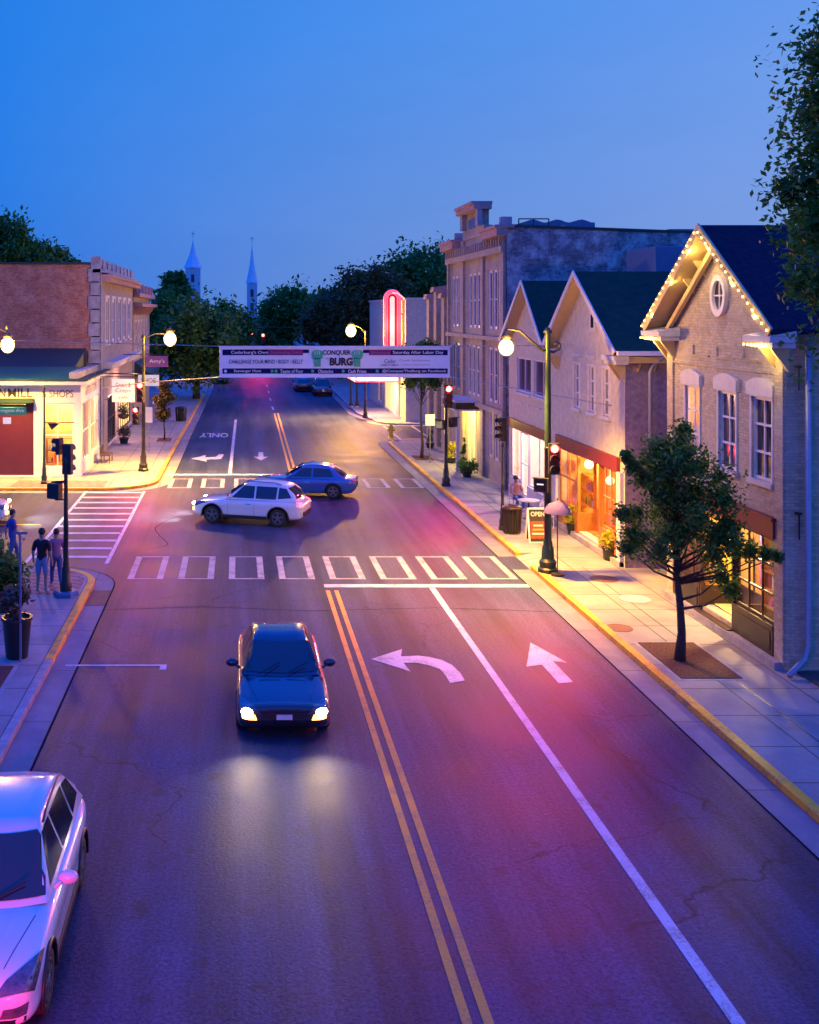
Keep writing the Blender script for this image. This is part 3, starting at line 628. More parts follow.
mb = MB(); fr.box(mb, cy-.02, cy+.02, cz-.39, cz+.39, .022, .045); fr.box(mb, cy-.3, cy+.3, cz-.02, cz+.02, .022, .044); mb.build('glazing_bar', M['white'], ow)
# raised brick bands
mb = MB(); fr.box(mb, 23.7, 29.9, 6.78, 6.84, 0, .035); fr.box(mb, 23.62, 24.0, .2, 7.3, 0, .05); fr.box(mb, 29.6, 29.98, .2, 7.3, 0, .05)
for a in (24.6, 26.0, 27.4): fr.box(mb, a, a+.95, 7.02, 7.06, 0, .04); fr.box(mb, a+.91, a+.95, 7.06, 7.32, 0, .04)
mb.build('brick_band', M['cream'], b1)
# shop front
room(b1, fr, 24.07, 29.58, .47, 3.33, 2.2, 'roomwarm', 560, (1,.66,.26), d0=-.31)
hd = MB(); fr.box(hd, 23.95, 29.7, 3.02, 3.42, .003, .10); fr.box(hd, 23.9, 29.75, 3.422, 3.5, .003, .16); hd.build('shop_fascia', M['redtrim'], b1)
for u0, u1 in ((24.07, 26.0), (27.9, 29.55)):
    window(b1, fr, u0, u1, 1.0, 3.0, pane='pane', fm='darkwood', bars=(2, 2), sill=False, name='shop_window', d=-.08)
    mb = MB(); fr.box(mb, u0, u1, .25, .995, -.12, .05); mb.build('stall_riser', M['darkwood'], b1)
    mb = MB(); fr.box(mb, u0+.1, u1-.1, .4, .85, .052, .066); mb.build('riser_panel', M['blackp'], b1)
rec = MB(); 
for u in (26.02, 27.82): fr.box(rec, u, u+.06, .3, .95, -1.0, .04); fr.box(rec, u, u+.06, .951, 3.0, -.03, .04); fr.box(rec, u, u+.06, .951, 3.0, -1.0, -.93); fr.box(rec, u, u+.06, 2.93, 3.0, -.929, -.031)
fr.box(rec, 26.08, 27.82, .3, .95, -1.0, -.95); rec.build('door_recess', M['darkwood'], b1)
window(b1, Fr((XF+.95, 0, 0), (0, 1, 0), (-1, 0, 0)), 26.1, 27.8, .96, 3.0, pane='pane', fm='darkwood', bars=(1, 0), sill=False, d=-.03, name='door')
mb = MB(); fr.box(mb, 23.65, 29.95, .1, .30, .002, .22); mb.build('stone_step', M['kerb'], b1)
mb = MB(); fr.box(mb, 26.0, 27.9, .302, .33, -1.2, .2); mb.build('doorstep', M['darkwood'], b1)
sh = 'shelf of goods in the lit window right of the shop door, nearest the brick corner'
shelves(fr, 24.3, 25.8, 1.0, 2.7, -.75, sh, 3, 4); shelves(fr, 28.0, 29.4, 1.0, 2.6, -.75, 'shelf of goods in the lit window left of the door behind the young tree', 4, 3)
shelves(fr, 26.2, 27.6, .98, 2.6, -1.6, 'shelf of violet and white goods seen through the recessed shop door', 5, 3, 'g6')
# metal brackets and sign fixings on the side wall
mb = MB().tube([(12.55,23.5,7.0),(12.55,23.5,6.45)], .02, 6).box(12.50,12.60,23.46,23.6,6.95,7.0); tag(mb.build('wall_anchor', M['black']), 'thin black iron wall anchor high on the side wall beside the downspout', 'wall anchor')
mb = MB().tube([(12.56,23.5,3.7),(12.56,23.5,3.1)], .02, 6).box(12.51,12.61,23.46,23.6,3.66,3.71); tag(mb.build('wall_anchor', M['black']), 'thin black iron wall anchor low on the side wall at shop fascia height', 'wall anchor')
dp = MB().tube([(12.72,23.42,7.6),(12.72,23.42,.75),(12.62,23.38,.45),(12.1,23.05,.22)], .065, 10); d = dp.build('downspout', M['pipe'], None, True); tag(d, 'grey blue downspout on the brick side wall at the right edge of the photo', 'downspout')
# fairy lights
fl = thing('fairy_lights', (11.7, 26.8, 7.6), 'string of warm fairy lights along the eaves of the brick gable house', 'fairy lights')
pts = []
for y0, y1, n in ((30.5, 26.8, 17), (26.8, 23.1, 17)):
    for i in range(n):
        t = (i+.5)/n; y = y0+(y1-y0)*t; pts.append((11.68, y, 10.30-abs(y-26.8)/3.7*2.58))
A = pts[:]
for y0, y1 in ((30.5, 29.25), (24.3, 23.1)):
    for i in range(7): pts.append((11.66, y0+(y1-y0)*(i+.5)/7, 7.46))
MB().tube([(x, y, z+.05) for x, y, z in A], .008, 5).tube([(11.66,30.5,7.51),(11.66,29.2,7.51)], .008, 5).tube([(11.66,24.3,7.51),(11.66,23.1,7.51)], .008, 5).build('cable', M['black'], fl)
b0 = None
for x, y, z in pts:
    if b0 is None: b0 = MB().ball((x, y, z), .024, 8, (1, 1, 1.25)).build('bulb', M['bulb'], fl, True); base = Vector((x, y, z))
    else:
        c = b0.copy(); c.location = Vector((x, y, z))-base; col.objects.link(c); c.parent = fl
for i in (3, 9, 14, 19, 25, 30, 36, 44):
    x, y, z = pts[i]; light('fairy_bulb_light', 'POINT', (x+.05, y, z-.16), 42, (1,.68,.16), .04)

# ------------------------------------------------------------------ R2: pale twin-gable shops
b2 = thing('gable_shop', (12.2, 36.8, .13), 'pale plastered gable shop with three narrow windows over an orange lit shop front', 'shop')
f2 = Fr((12.2, 0, 0), (0, 1, 0), (-1, 0, 0))
w2 = [(34.45,35.1,4.75,6.35), (35.85,36.5,4.75,6.35), (37.45,38.1,4.75,6.35)]
wallmesh(f2, 33.1, 40.5, 0, 6.95, w2+[(33.6,39.9,.35,3.5)], .3, (36.8, 9.42)).build('front_wall', M['paleb'], b2)
wallmesh(Fr((0, 33.1, 0), (1, 0, 0), (0, -1, 0)), 12.2, 24, 0, 6.95, []).build('side_wall', M['stucco'], b2)
for w_ in w2:
    ww = window(b2, f2, *w_, bars=(1, 2), fw=.06, surround=.05)
    l_ = MB(); f2.box(l_, w_[0]-.1, w_[1]+.1, w_[3]+.25, w_[3]+.33, 0, .07); l_.build('lintel', M['whitew'], ww)
gable_roof(b2, 32.75, 40.55, 36.8, 11.75, 24, 6.95, 9.62, M['roofgreen'])
bb = MB(); sf = MB()
for ye in (32.7, 40.6):
    bb.prism([(11.72, ye, 6.97), (11.72, 36.8, 9.66), (11.72, 36.8, 9.46), (11.72, ye+(36.8-ye)*.05, 6.83)], (.05, 0, 0))
    sf.prism([(11.78, ye+(36.8-ye)*.03, 6.86), (11.78, 36.8, 9.47), (11.78, 36.8, 9.43), (11.78, ye+(36.8-ye)*.03, 6.82)], (.42, 0, 0))
bb.build('bargeboard', M['whitew'], b2); sf.build('soffit', M['soffit'], b2)
for y0, y1 in ((32.75, 33.9), (39.6, 40.55)):
    c_ = MB().box(11.72, 12.195, y0, y1, 6.68, 6.82).box(11.8, 12.195, y0+.05, y1-.05, 6.55, 6.675); c_.build('cornice', M['whitew'], b2)
    for u in (y0+.35, y1-.35): bracket(b2, f2, u, 6.55, .9, 'soffit')
g_ = MB().box(11.8, 22, 32.6, 32.74, 6.84, 6.98); g_.build('gutter', M['white'], b2)
e_ = MB().box(12.2, 22, 32.78, 33.09, 6.6, 6.80); e_.build('eave_board', M['soffit'], b2)
s2 = Fr((0, 33.1, 0), (1, 0, 0), (0, -1, 0))
for u in (12.6, 13.1, 14.2): bracket(b2, s2, u, 6.6, .5, 'soffit')
MB().tube([(13.3,32.68,6.85),(13.0,32.95,6.5),(12.95,33.0,6.3),(12.95,33.0,.3)], .06, 8).build('downspout', M['pipe'], b2, True)
def arched(parent, fr_, u, v, s):
    mb = MB(); n = 8
    def ar(r, h): return [fr_.p(u-r, v-h*.5, 0), fr_.p(u+r, v-h*.5, 0)]+[fr_.p(u+r*math.cos(math.pi*i/n), v+h*.3+r*1.5*math.sin(math.pi*i/n), 0) for i in range(n+1)]
    mb.prism(ar(.36*s, .9*s), fr_.n*.06); o = mb.build('attic_window', M['whitew'], parent)
    MB().prism([p+fr_.n*.062 for p in ar(.17*s, .5*s)], fr_.n*.01).build('pane', M['darkglass'], o)
arched(b2, f2, 36.0, 7.85, .75)
room(b2, f2, 33.62, 39.88, .37, 3.48, 2.6, 'roomorange', 420, (1,.62,.22), d0=-.31)
mb = MB(); f2.box(mb, 33.5, 40.0, 3.1, 3.55, .003, .12); mb.build('shop_fascia', M['redtrim'], b2)
for u in (33.2, 39.95): mb = MB(); f2.box(mb, u, u+.35, .1, 3.1, .003, .12); mb.build('pilaster', M['whitew'], b2)
for u0, u1, v0 in ((33.6, 35.3, 1.0), (37.7, 39.9, 1.0)):
    window(b2, f2, u0, u1, v0, 3.08, pane='pane', fm='oak', bars=(1, 1), sill=False, name='shop_window')
    mb = MB(); f2.box(mb, u0, u1, .2, v0-.003, -.15, .05); mb.build('stall_riser', M['oak'], b2)
for u in (35.32, 37.58): r2 = MB(); f2.box(r2, u, u+.1, .2, 3.08, -.06, .04); f2.box(r2, u, u+.1, .2, 3.08, -.62, -.55); f2.box(r2, u, u+.1, .2, 1.0, -.549, -.061); f2.box(r2, u, u+.1, 3.0, 3.08, -.549, -.061); r2.build('door_frame', M['oak'], b2)
fd = Fr((12.2+.6, 0, 0), (0, 1, 0), (-1, 0, 0))
dw = window(b2, fd, 35.45, 37.55, 1.1, 3.0, pane='pane', fm='oak', bars=(1, 0), sill=False, name='door', fw=.12, d=-.05)
mb = MB(); fd.box(mb, 35.45, 37.55, .35, 1.097, -.05, .01); fd.box(mb, 35.7, 37.3, .5, .95, .012, .03); mb.build('door_panel', M['oak'], dw)
mb = MB(); f2.box(mb, 33.2, 40.4, .1, .28, .002, .16); mb.build('stone_step', M['kerb'], b2)
shelves(f2, 33.8, 35.1, 1.0, 2.3, -.8, 'shelf of green and white goods in the right window of the orange shop', 12, 3, 'g5'); shelves(f2, 38.0, 39.6, 1.0, 2.1, -.9, 'shelf of bright goods in the left window of the orange shop', 13, 2)
for i, (u, v, r) in enumerate(((38.6, 2.6, .17), (36.4, 2.35, .15), (34.6, 2.8, .14))):
    tag(MB().ball(f2.p(u, v, -.7), r, 12).tube([f2.p(u, v+r, -.7), f2.p(u, 3.46, -.7)], .01, 5).build('pendant_lamp', M['lampglow'], None, True), ['glowing globe lamp in the left window of the orange shop', 'glowing globe lamp behind the door of the orange shop', 'glowing globe lamp over the right window of the orange shop'][i], 'lamp', 'globe lamps in the orange shop')
b3 = thing('gable_shop', (12.2, 43.7, .13), 'smaller pinkish gable shop with one wide curtained window over a white lit shop front', 'shop')
w3 = [(40.95, 43.3, 4.75, 6.25), (43.75, 45.9, 4.75, 6.25)]
wallmesh(f2, 40.502, 47.3, 0, 6.95, w3+[(41.2,46.9,.35,3.5)], .3, (43.6, 9.3)).build('front_wall', M['paleb'], b3)
for w_ in w3:
    window(b3, f2, *w_, pane='purpleglass', bars=(1, 0), curtain='mauve')
    l_ = MB(); f2.box(l_, w_[0]+.2, w_[0]+1.0, 4.25, 4.3, 0, .05); f2.box(l_, w_[1]-1., w_[1]-.2, 4.25, 4.3, 0, .05); l_.build('brick_panel', M['whitew'], b3)
gable_roof(b3, 40.62, 47.35, 43.6, 11.75, 24, 6.95, 9.5, M['roofgreen'])
bb = MB(); sf = MB()
for ye in (40.62, 47.3):
    bb.prism([(11.72, ye, 6.97), (11.72, 43.6, 9.54), (11.72, 43.6, 9.36), (11.72, ye+(43.6-ye)*.05, 6.83)], (.05, 0, 0))
    sf.prism([(11.78, ye+(43.6-ye)*.03, 6.86), (11.78, 43.6, 9.34), (11.78, 43.6, 9.3), (11.78, ye+(43.6-ye)*.03, 6.82)], (.42, 0, 0))
bb.build('bargeboard', M['whitew'], b3); sf.build('soffit', M['soffit'], b3); arched(b3, f2, 43.0, 7.7, .75)
room(b3, f2, 41.22, 46.88, .37, 3.48, 2.6, 'roomwhite', 420, (1,.66,.52), d0=-.31)
mb = MB(); f2.box(mb, 41.0, 47.1, 3.12, 3.5, .003, .12); mb.build('shop_fascia', M['redtrim'], b3)
window(b3, f2, 41.22, 44.2, .9, 3.1, pane='pane', fm='white', bars=(1, 0), sill=False, name='shop_window'); window(b3, f2, 45.4, 46.88, .9, 3.1, pane='pane', fm='white', bars=(0, 0), sill=False, name='shop_window')
mb = MB(); f2.box(mb, 41.22, 44.2, .2, .897, -.15, .04); f2.box(mb, 45.4, 46.88, .2, .897, -.15, .04); mb.build('stall_riser', M['whitew'], b3)
window(b3, f2, 44.25, 45.35, .35, 3.05, pane='pane', fm='white', bars=(0, 1), sill=False, name='door')
dm = MB().box(15.9,17.9,40,43,7.0,10.7); dm = tag(dm.build('rooftop_box', M['bluesteel'], None, bevel=.03), 'blue grey rooftop box behind the green roof ridge', 'rooftop box'); MB().box(17.45,17.6,39.96,39.995,9.6,10.7).build('edge_trim', M['white'], dm)

# ------------------------------------------------------------------ R3: big brick block
b4 = thing('brick_block', (12.15, 54, .13), 'large weathered grey brick block with stepped pediment and tall white windows', 'building')
f4 = Fr((12.15, 0, 0), (0, 1, 0), (-1, 0, 0))
w4 = []
for c in (49.6, 54.0, 58.3):
    for k in (-1, 0, 1): w4 += [(c+k*.95-.36, c+k*.95+.36, 7.4, 10.2)]
for c in (49.6, 54.2): 
    for k in (-1, 0, 1): w4 += [(c+k*.95-.36, c+k*.95+.36, 3.9, 6.5)]
for u in (48.5, 49.5, 50.6): w4.append((u-.3, u+.3, 1.2, 3.5))
for u in (58.0, 59.2): w4.append((u-.4, u+.4, 3.9, 6.5))
wallmesh(f4, 47.5, 60.4, 0, 12.0, w4+[(53.4,56.0,.2,3.2)], .3).build('front_wall', M['facade'], b4)
sd = MB().prism([(12.15,47.5,0),(30,47.5,0),(30,47.5,11.4),(12.15,47.5,12.05)], (0,.4,0)); sd.build('side_wall', M['grayb'], b4)
MB().box(18.0,30,47.9,60.3,0,11.2).box(12.6,18,48,60.3,11,11.5).build('roof', M['roofblue'], b4)
MB().box(12.15,30,60.4,60.7,0,11.9).build('side_wall', M['grayb'], b4)
mb = MB().prism([(12.1,47.44,12.06),(30,47.44,11.42),(30,47.44,11.52),(12.1,47.44,12.18)], (0,.55,0)); mb.build('coping', M['navy'], b4)
mb = MB().box(19.5,22,47.46,47.9,11.0,11.95); mb.build('parapet_step', M['grayb'], b4)
for i, w_ in enumerate(w4): window(b4, f4, *w_, pane='purpleglass' if i % 2 else 'darkglass', fm='white', bars=(0, 1), sill=i > 20, fw=.13)
mb = MB()
for u in (47.6, 51.6, 56.1, 60.1): f4.box(mb, u, u+.5 if u < 60 else u+.28, 0, 12.0, .003, .14)
f4.box(mb, 47.5, 60.4, 3.45, 3.7, .145, .2); f4.box(mb, 47.5, 60.4, 6.85, 7.05, .145, .22); f4.box(mb, 47.5, 60.4, 10.9, 11.2, .145, .25)
mb.build('pilaster', M['facade'], b4)
mb = MB()   # brackets under the cornice
for i in range(26): f4.box(mb, 47.7+i*.49, 47.85+i*.49, 11.2, 11.62, .002, .3)
mb.build('dentil', M['facade'], b4)
for u0, u1, z in ((47.3, 50.6, 12.0), (57.2, 60.6, 12.0)):
    mb = MB(); f4.box(mb, u0, u1, z-.35, z, .002, .5); f4.box(mb, u0-.05, u1+.05, z+.003, z+.14, -.3, .58); mb.build('cornice', M['cornice'], b4)
    mb = MB(); f4.box(mb, u0+.02, u0+.35, z+.143, z+.5, -.2, .3); mb.build('finial', M['quoin'], b4)
mb = MB(); f4.box(mb, 51.6, 56.5, 12.003, 12.5, -.35, .06); f4.box(mb, 52.3, 55.8, 12.503, 13.3, -.35, .06); mb.build('pediment', M['facade'], b4)
mb = MB(); f4.box(mb, 51.9, 56.2, 13.303, 13.55, -.4, .5); f4.box(mb, 52.0, 56.1, 13.553, 13.7, -.45, .6); mb.build('pediment_cornice', M['cornice'], b4)
for u in (51.95, 55.5): mb = MB(); f4.box(mb, u, u+.58, 12.505, 13.3, .063, .3); mb.build('pediment_bracket', M['quoin'], b4)
mb = MB(); f4.box(mb, 53.5, 54.9, 12.5, 13.0, .063, .1); mb.build('tablet', M['bluesteel'], b4)
# porch canopy
cp = MB().box(11.0,12.14,53.0,56.4,3.28,3.62); cp.build('porch_canopy', M['darkwood'], b4)
MB().box(10.93,12.14,52.93,56.47,3.623,3.73).box(10.93,12.14,52.93,56.47,3.2,3.277).build('canopy_trim', M['whitew'], b4)
for y in (53.1, 56.2): MB().box(11.05,11.2,y,y+.14,.13,3.2).build('porch_post', M['whitew'], b4)
mb = MB(); f4.box(mb, 53.42, 55.98, .22, 3.18, -.28, -.22); mb.build('glass_door', M['yellowlit'], b4)
mb = MB()
for u in (53.4, 54.25, 55.1, 55.9): f4.box(mb, u, u+.1, .22, 3.18, -.218, -.1)
mb.build('door_frame', M['whitew'], b4)
light('porch_light', 'POINT', (11.5, 54.6, 3.0), 600, (1,.70,.12), .1)
ac = thing('rooftop_unit', (15, 51, 11.5), 'blue rooftop plant housing with a wavy lid on the grey brick block', 'roof unit')
x0, x1 = W(527,0,51).x, W(595,0,51).x
n = 16; top = [(x0+(x1-x0)*i/n, 51, 12.62+.08*math.sin(i*1.1)) for i in range(n+1)]
MB().prism([(x0,51,11.5)]+top+[(x1,51,11.5)], (0,2.2,0)).build('housing', M['bluesteel'], ac)
for x in (x0+.55, x0+1.6): MB().box(x,x+.25,50.95,50.99,12.2,12.4).build('vent', M['steel'], ac)
rl = MB()
for x in (13.1, 13.8, 14.5): rl.tube([(x,49,11.5),(x,49,12.55)], .03, 5)
rl.tube([(13.1,49,12.55),(14.5,49,12.55)], .03, 5); tag(rl.build('roof_railing', M['black']), 'short black railing on the roof behind the pediment', 'railing')

# ------------------------------------------------------------------ R4 and the theatre
b5 = thing('low_shop', (12.3, 63.5, .13), 'low pinkish shop with three capped piers beside the side street', 'shop')
f5 = Fr((12.3, 0, 0), (0, 1, 0), (-1, 0, 0))
wallmesh(f5, 60.72, 66.6, 0, 7.6, [(61.4,63.2,.5,3.0),(63.8,65.8,.5,3.0),(61.8,63.0,4.4,6.4),(64.2,65.4,4.4,6.4)], .3).build('front_wall', M['facade'], b5)
MB().box(12.31,26,66.3,66.6,0,7.6).box(12.6,26,60.75,66.3,7.0,7.2).build('side_wall', M['facade'], b5)
for a in ((61.4,63.2,.5,3.0),(63.8,65.8,.5,3.0)): window(b5, f5, *a, bars=(1,0), name='shop_window', pane='darkglass')
for a in ((61.8,63.0,4.4,6.4),(64.2,65.4,4.4,6.4)): window(b5, f5, *a, bars=(0,1))
for y, zt in ((60.9, 9.0), (63.3, 9.4), (65.7, 9.0)):
    MB().box(11.95,12.9,y,y+.85,0,zt).build('pier', M['facade'], b5)
    MB().box(11.75,12.95,y-.1,y+.95,zt+.003,zt+.16).box(11.8,12.9,y-.06,y+.91,zt+.163,zt+.3).prism([(11.8,y-.05,zt+.303),(12.9,y-.05,zt+.303),(12.9,y-.05,zt+.45)], (0,.95,0)).build('pier_cap', M['cornice'], b5)
MB().box(12.2,12.6,61.76,65.68,7.6,8.3).build('parapet', M['facade'], b5)
th = thing('theatre', (12.3, 80, .13), 'pale walled theatre with a lit marquee across the side street', 'theatre')
fth = Fr((12.3, 0, 0), (0, 1, 0), (-1, 0, 0))
wallmesh(fth, 77, 98, 0, 9.1, [(79,80.2,.2,3),(82,88,.2,3),(90,92,.5,3)], .3).build('front_wall', M['paleb'], th)
MB().box(12.301,30,77,77.3,0,9.1).build('side_wall', M['paleb'], th); MB().box(12.6,30,77.3,98,8.5,8.7).build('roof', M['roofblue'], th)
MB().box(12.2,30,76.94,77.36,9.103,9.25).box(12.2,12.6,77.37,98,9.103,9.25).build('coping', M['whitew'], th)
window(th, fth, 79,80.2,.2,3, pane='yellowlit', name='door', bars=(0,0), sill=False); window(th, fth, 82,88,.2,3, pane='yellowlit', name='glass_door', bars=(4,0), sill=False); window(th, fth, 90,92,.5,3, pane='darkglass')
mq = MB().box(8.9,12.28,79.5,84.5,2.95,3.9); mq.build('marquee', M['whitew'], th, bevel=.05)
MB().box(9.0,12.1,79.44,79.49,3.03,3.82).box(8.84,8.89,79.6,84.4,3.03,3.82).build('marquee_face', M['marquee'], th)
for z in (2.93, 3.92): MB().tube([(12.2,79.42,z),(8.86,79.42,z),(8.82,84.4,z)], .035, 6).build('neon_tube', M['neon'], th)
light('marquee_light', 'AREA', (10.6, 82, 2.9), 700, (1,.45,.32), 2.5, rot=(0,0,0))
sg = thing('neon_sign', (11.6, 78.4, 5.4), 'tall vertical theatre sign outlined in red neon with a curled top', 'neon sign')
n = 12
def sgn(r, y, z0=4.6, zt=9.2): return [(11.5-r, y, z0), (11.5+r, y, z0), (11.5+r, y, zt)]+[(11.5+r*math.cos(math.pi*i/n), y, zt+r*math.sin(math.pi*i/n)) for i in range(1, n)]+[(11.5-r, y, zt)]
MB().prism(sgn(.62, 78.3), (0,.35,0)).build('sign_box', M['redtrim'], sg)
MB().prism(sgn(.17, 78.24), (0,.05,0)).build('sign_face', M['neonw'], sg)
for r in (.62, .5, .38):
    MB().tube([(x, 78.2, z) for x, y, z in sgn(r, 0)[1:]+[(11.5-r, 0, 4.6)]], .045, 6).build('neon_tube', M['neon'], sg)
MB().tube([(11.5,78.2,9.62),(11.9,78.2,9.6),(12.2,78.2,9.35),(12.35,78.2,9.2)], .06, 6).build('neon_scroll', M['neonw'], sg)
MB().box(12.1,12.3,78.4,78.5,8.0,8.1).box(12.1,12.3,78.4,78.5,5.6,5.7).build('mount', M['black'], sg)
light('neon_light', 'POINT', (11.3, 77.6, 7.2), 260, (1,.08,.06), .5)

# ------------------------------------------------------------------ left buildings
XL = -7.7
m1 = thing('corner_shop', (XL, 51.4, .13), 'white corner shop with lettered fascia and teal sloping roof', 'shop')
fm = Fr((0, 51.4, 0), (1, 0, 0), (0, -1, 0)); fs = Fr((XL, 0, 0), (0, 1, 0), (1, 0, 0))
wallmesh(fm, -26, XL, 0, 4.7, [(-9.62,-8.05,.6,3.75),(-26,-10.0,.2,3.9)], .3).build('front_wall', M['white'], m1)
wallmesh(fs, 51.4, 60.2, 0, 4.7, [(52.0,54.6,.75,3.7),(54.9,58.0,.75,3.7)], .3).build('side_wall', M['white'], m1)
room(m1, fm, -9.9, -7.95, .4, 3.9, 1.9, 'roomwarm', 150, (1,.72,.3), d0=-.31); 
room(m1, Fr((XL, 0, 0), (0, 1, 0), (1, 0, 0)), 53.4, 58.4, .5, 3.9, 2.2, 'roomwarm', 160, (1,.72,.3), d0=-.31)
window(m1, fm, -9.62,-8.05,.6,3.75, pane='pane', bars=(1,1), sill=False, name='shop_window')
window(m1, fs, 52.0,54.6,.75,3.7, pane='pane', bars=(2,1), sill=False, name='shop_window'); window(m1, fs, 54.9,58.0,.75,3.7, pane='pane', bars=(2,1), sill=False, name='shop_window')
shelves(fm, -9.5, -8.2, .7, 1.9, -.9, 'shelf of goods behind the glass under the shops lettering', 31, 2, 'oak')
shelves(fs, 54.2, 57.6, .8, 2.0, -1.1, 'long shelf of goods behind the street side glass of the white corner shop', 32, 2, 'oak')
MB().box(-26,-10.05,51.47,51.55,.2,3.88).build('shutter', M['maroon'], m1); MB().box(-26,-9.96,51.0,51.39,3.78,3.98).build('door_hood', M['navy'], m1)
MB().box(-26,XL+.35,50.9,51.38,4.66,4.86).box(XL+.003,XL+.36,51.39,60.2,4.66,4.86).build('cornice', M['white'], m1)
MB().box(-26,XL+.42,50.84,51.38,4.863,4.94).box(XL+.003,XL+.43,51.39,60.2,4.863,4.94).build('cornice_cap', M['navy'], m1)
MB().prism([(-26,50.95,4.943),(-26,54.4,5.36),(-26,54.4,4.943)], (26+XL-.55,0,0)).build('lower_roof', M['teal'], m1)
MB().prism([(-26,54.402,5.36),(-26,58.55,6.18),(-26,58.55,5.2),(-26,54.402,5.2)], (26+XL-.75,0,0)).build('upper_roof', M['navy'], m1)
MB().box(XL-.54,XL-.1,51.2,58.5,4.943,5.25).build('parapet', M['quoin'], m1)
text('MILL', M['inkd'], m1, fm.p(-10.66, 4.24, .003), (1,0,0), (0,0,1), 1.22, .44, bold=.02); text('WOOLEN', M['inkd'], m1, fm.p(-12.38, 4.24, .003), (1,0,0), (0,0,1), 2.0, .44, bold=.02); text('& SHOPS', M['inkd'], m1, fm.p(-8.83, 4.2, .003), (1,0,0), (0,0,1), 1.55, .36)
text('GIFTS & TOYS', M['inkp'], m1, fs.p(55.0, 4.2, .003), (0,1,0), (0,0,1), 4.2, .42)
m2 = thing('brick_building', (XL, 58.6, .13), 'red brick block with notched parapet behind the white corner shop', 'building')
MB().box(-34,XL-.5,58.6,58.9,0,10.85).build('side_wall', M['redb'], m2)
f6 = Fr((XL, 0, 0), (0, 1, 0), (1, 0, 0))
w6 = [(61.0+i*3.1, 62.6+i*3.1, 6.35, 9.0) for i in range(5)]
wallmesh(f6, 58.6, 77, 0, 10.4, w6+[(62,66,.4,3.2),(68,75,.4,3.2)], .3).build('front_wall', M['facade'], m2)
for a in w6: window(m2, f6, *a, bars=(1,1), fw=.2, pane='darkglass', surround=.18)
window(m2, f6, 62,66,.4,3.2, bars=(3,1), name='shop_window', fm='darkwood'); window(m2, f6, 68,75,.4,3.2, bars=(4,1), name='shop_window', fm='darkwood', pane='yellowlit')
MB().box(-34,XL,76.7,77,0,10.4).box(-34,XL-.3,58.9,76.7,10.2,10.35).build('roof', M['roofblue'], m2)
mb = MB(); 
for i in range(14): mb.box(XL-.52-(i%2)*.12, XL+.04, 58.5, 58.62, i*.76+.02, i*.76+.72)
f6.box(mb, 58.5, 59.3, 0, 10.4, .003, .09); mb.build('quoins', M['quoin'], m2)
MB().box(-34,XL-.5,58.5,58.95,10.853,10.98).build('coping', M['navy'], m2)
mb = MB(); f6.box(mb, 58.5, 77, 10.4, 10.6, -.4, .3); mb.box(XL-.5,XL+.05,58.5,58.95,10.6,11.3)
for i in range(8): f6.box(mb, 59.2+i*2.2, 60.8+i*2.2, 10.603, 11.15, -.35, .1)
mb.build('parapet', M['quoin'], m2)
mb = MB(); f6.box(mb, 58.6, 77, 9.9, 10.15, .003, .55); f6.box(mb, 58.6, 77, 10.153, 10.3, .003, .7); mb.build('cornice', M['cornice'], m2)
mb = MB(); f6.box(mb, 60.2, 77, 4.9, 5.2, .003, .5); f6.box(mb, 60.2, 77, 5.203, 5.32, .003, .65); mb.build('shop_cornice', M['whitew'], m2)
m3 = thing('brick_building', (XL, 77.5, .13), 'pinkish building with bracketed cornice beyond the red brick block', 'building')
w7 = [(79+i*2.3, 80.2+i*2.3, 5.2, 7.6) for i in range(5)]
wallmesh(f6, 77.2, 91, 0, 9.3, w7, .3).build('front_wall', M['facade'], m3); MB().box(-30,XL-.002,77.2,77.5,0,9.3).box(-30,XL,91,91.3,0,9.3).box(-30,XL-.3,77.5,91,9,9.2).build('side_wall', M['redb'], m3)
for a in w7: window(m3, f6, *a, bars=(0,1), fw=.15)
mb = MB(); f6.box(mb, 77.0, 91.2, 8.6, 8.85, .003, .7); f6.box(mb, 77.0, 91.2, 9.303, 9.6, -.4, .5)
for i in range(6): f6.box(mb, 77.2+i*2.7, 77.6+i*2.7, 9.6, 10.3, -.3, .3)
mb.build('cornice', M['cornice'], m3)
for i in range(8): bracket(m3, f6, 77.6+i*1.8, 8.6, 1.2, 'cornice')
MB().prism([(XL+.003,78,4.5),(XL+1.2,78,3.6),(XL+1.2,78,3.4),(XL+.003,78,3.4)], (0,9,0)).build('awning', M['navy'], m3)
light('shop_window_light', 'POINT', (XL+.9, 66, 3.1), 500, (1,.45,.3), .3)

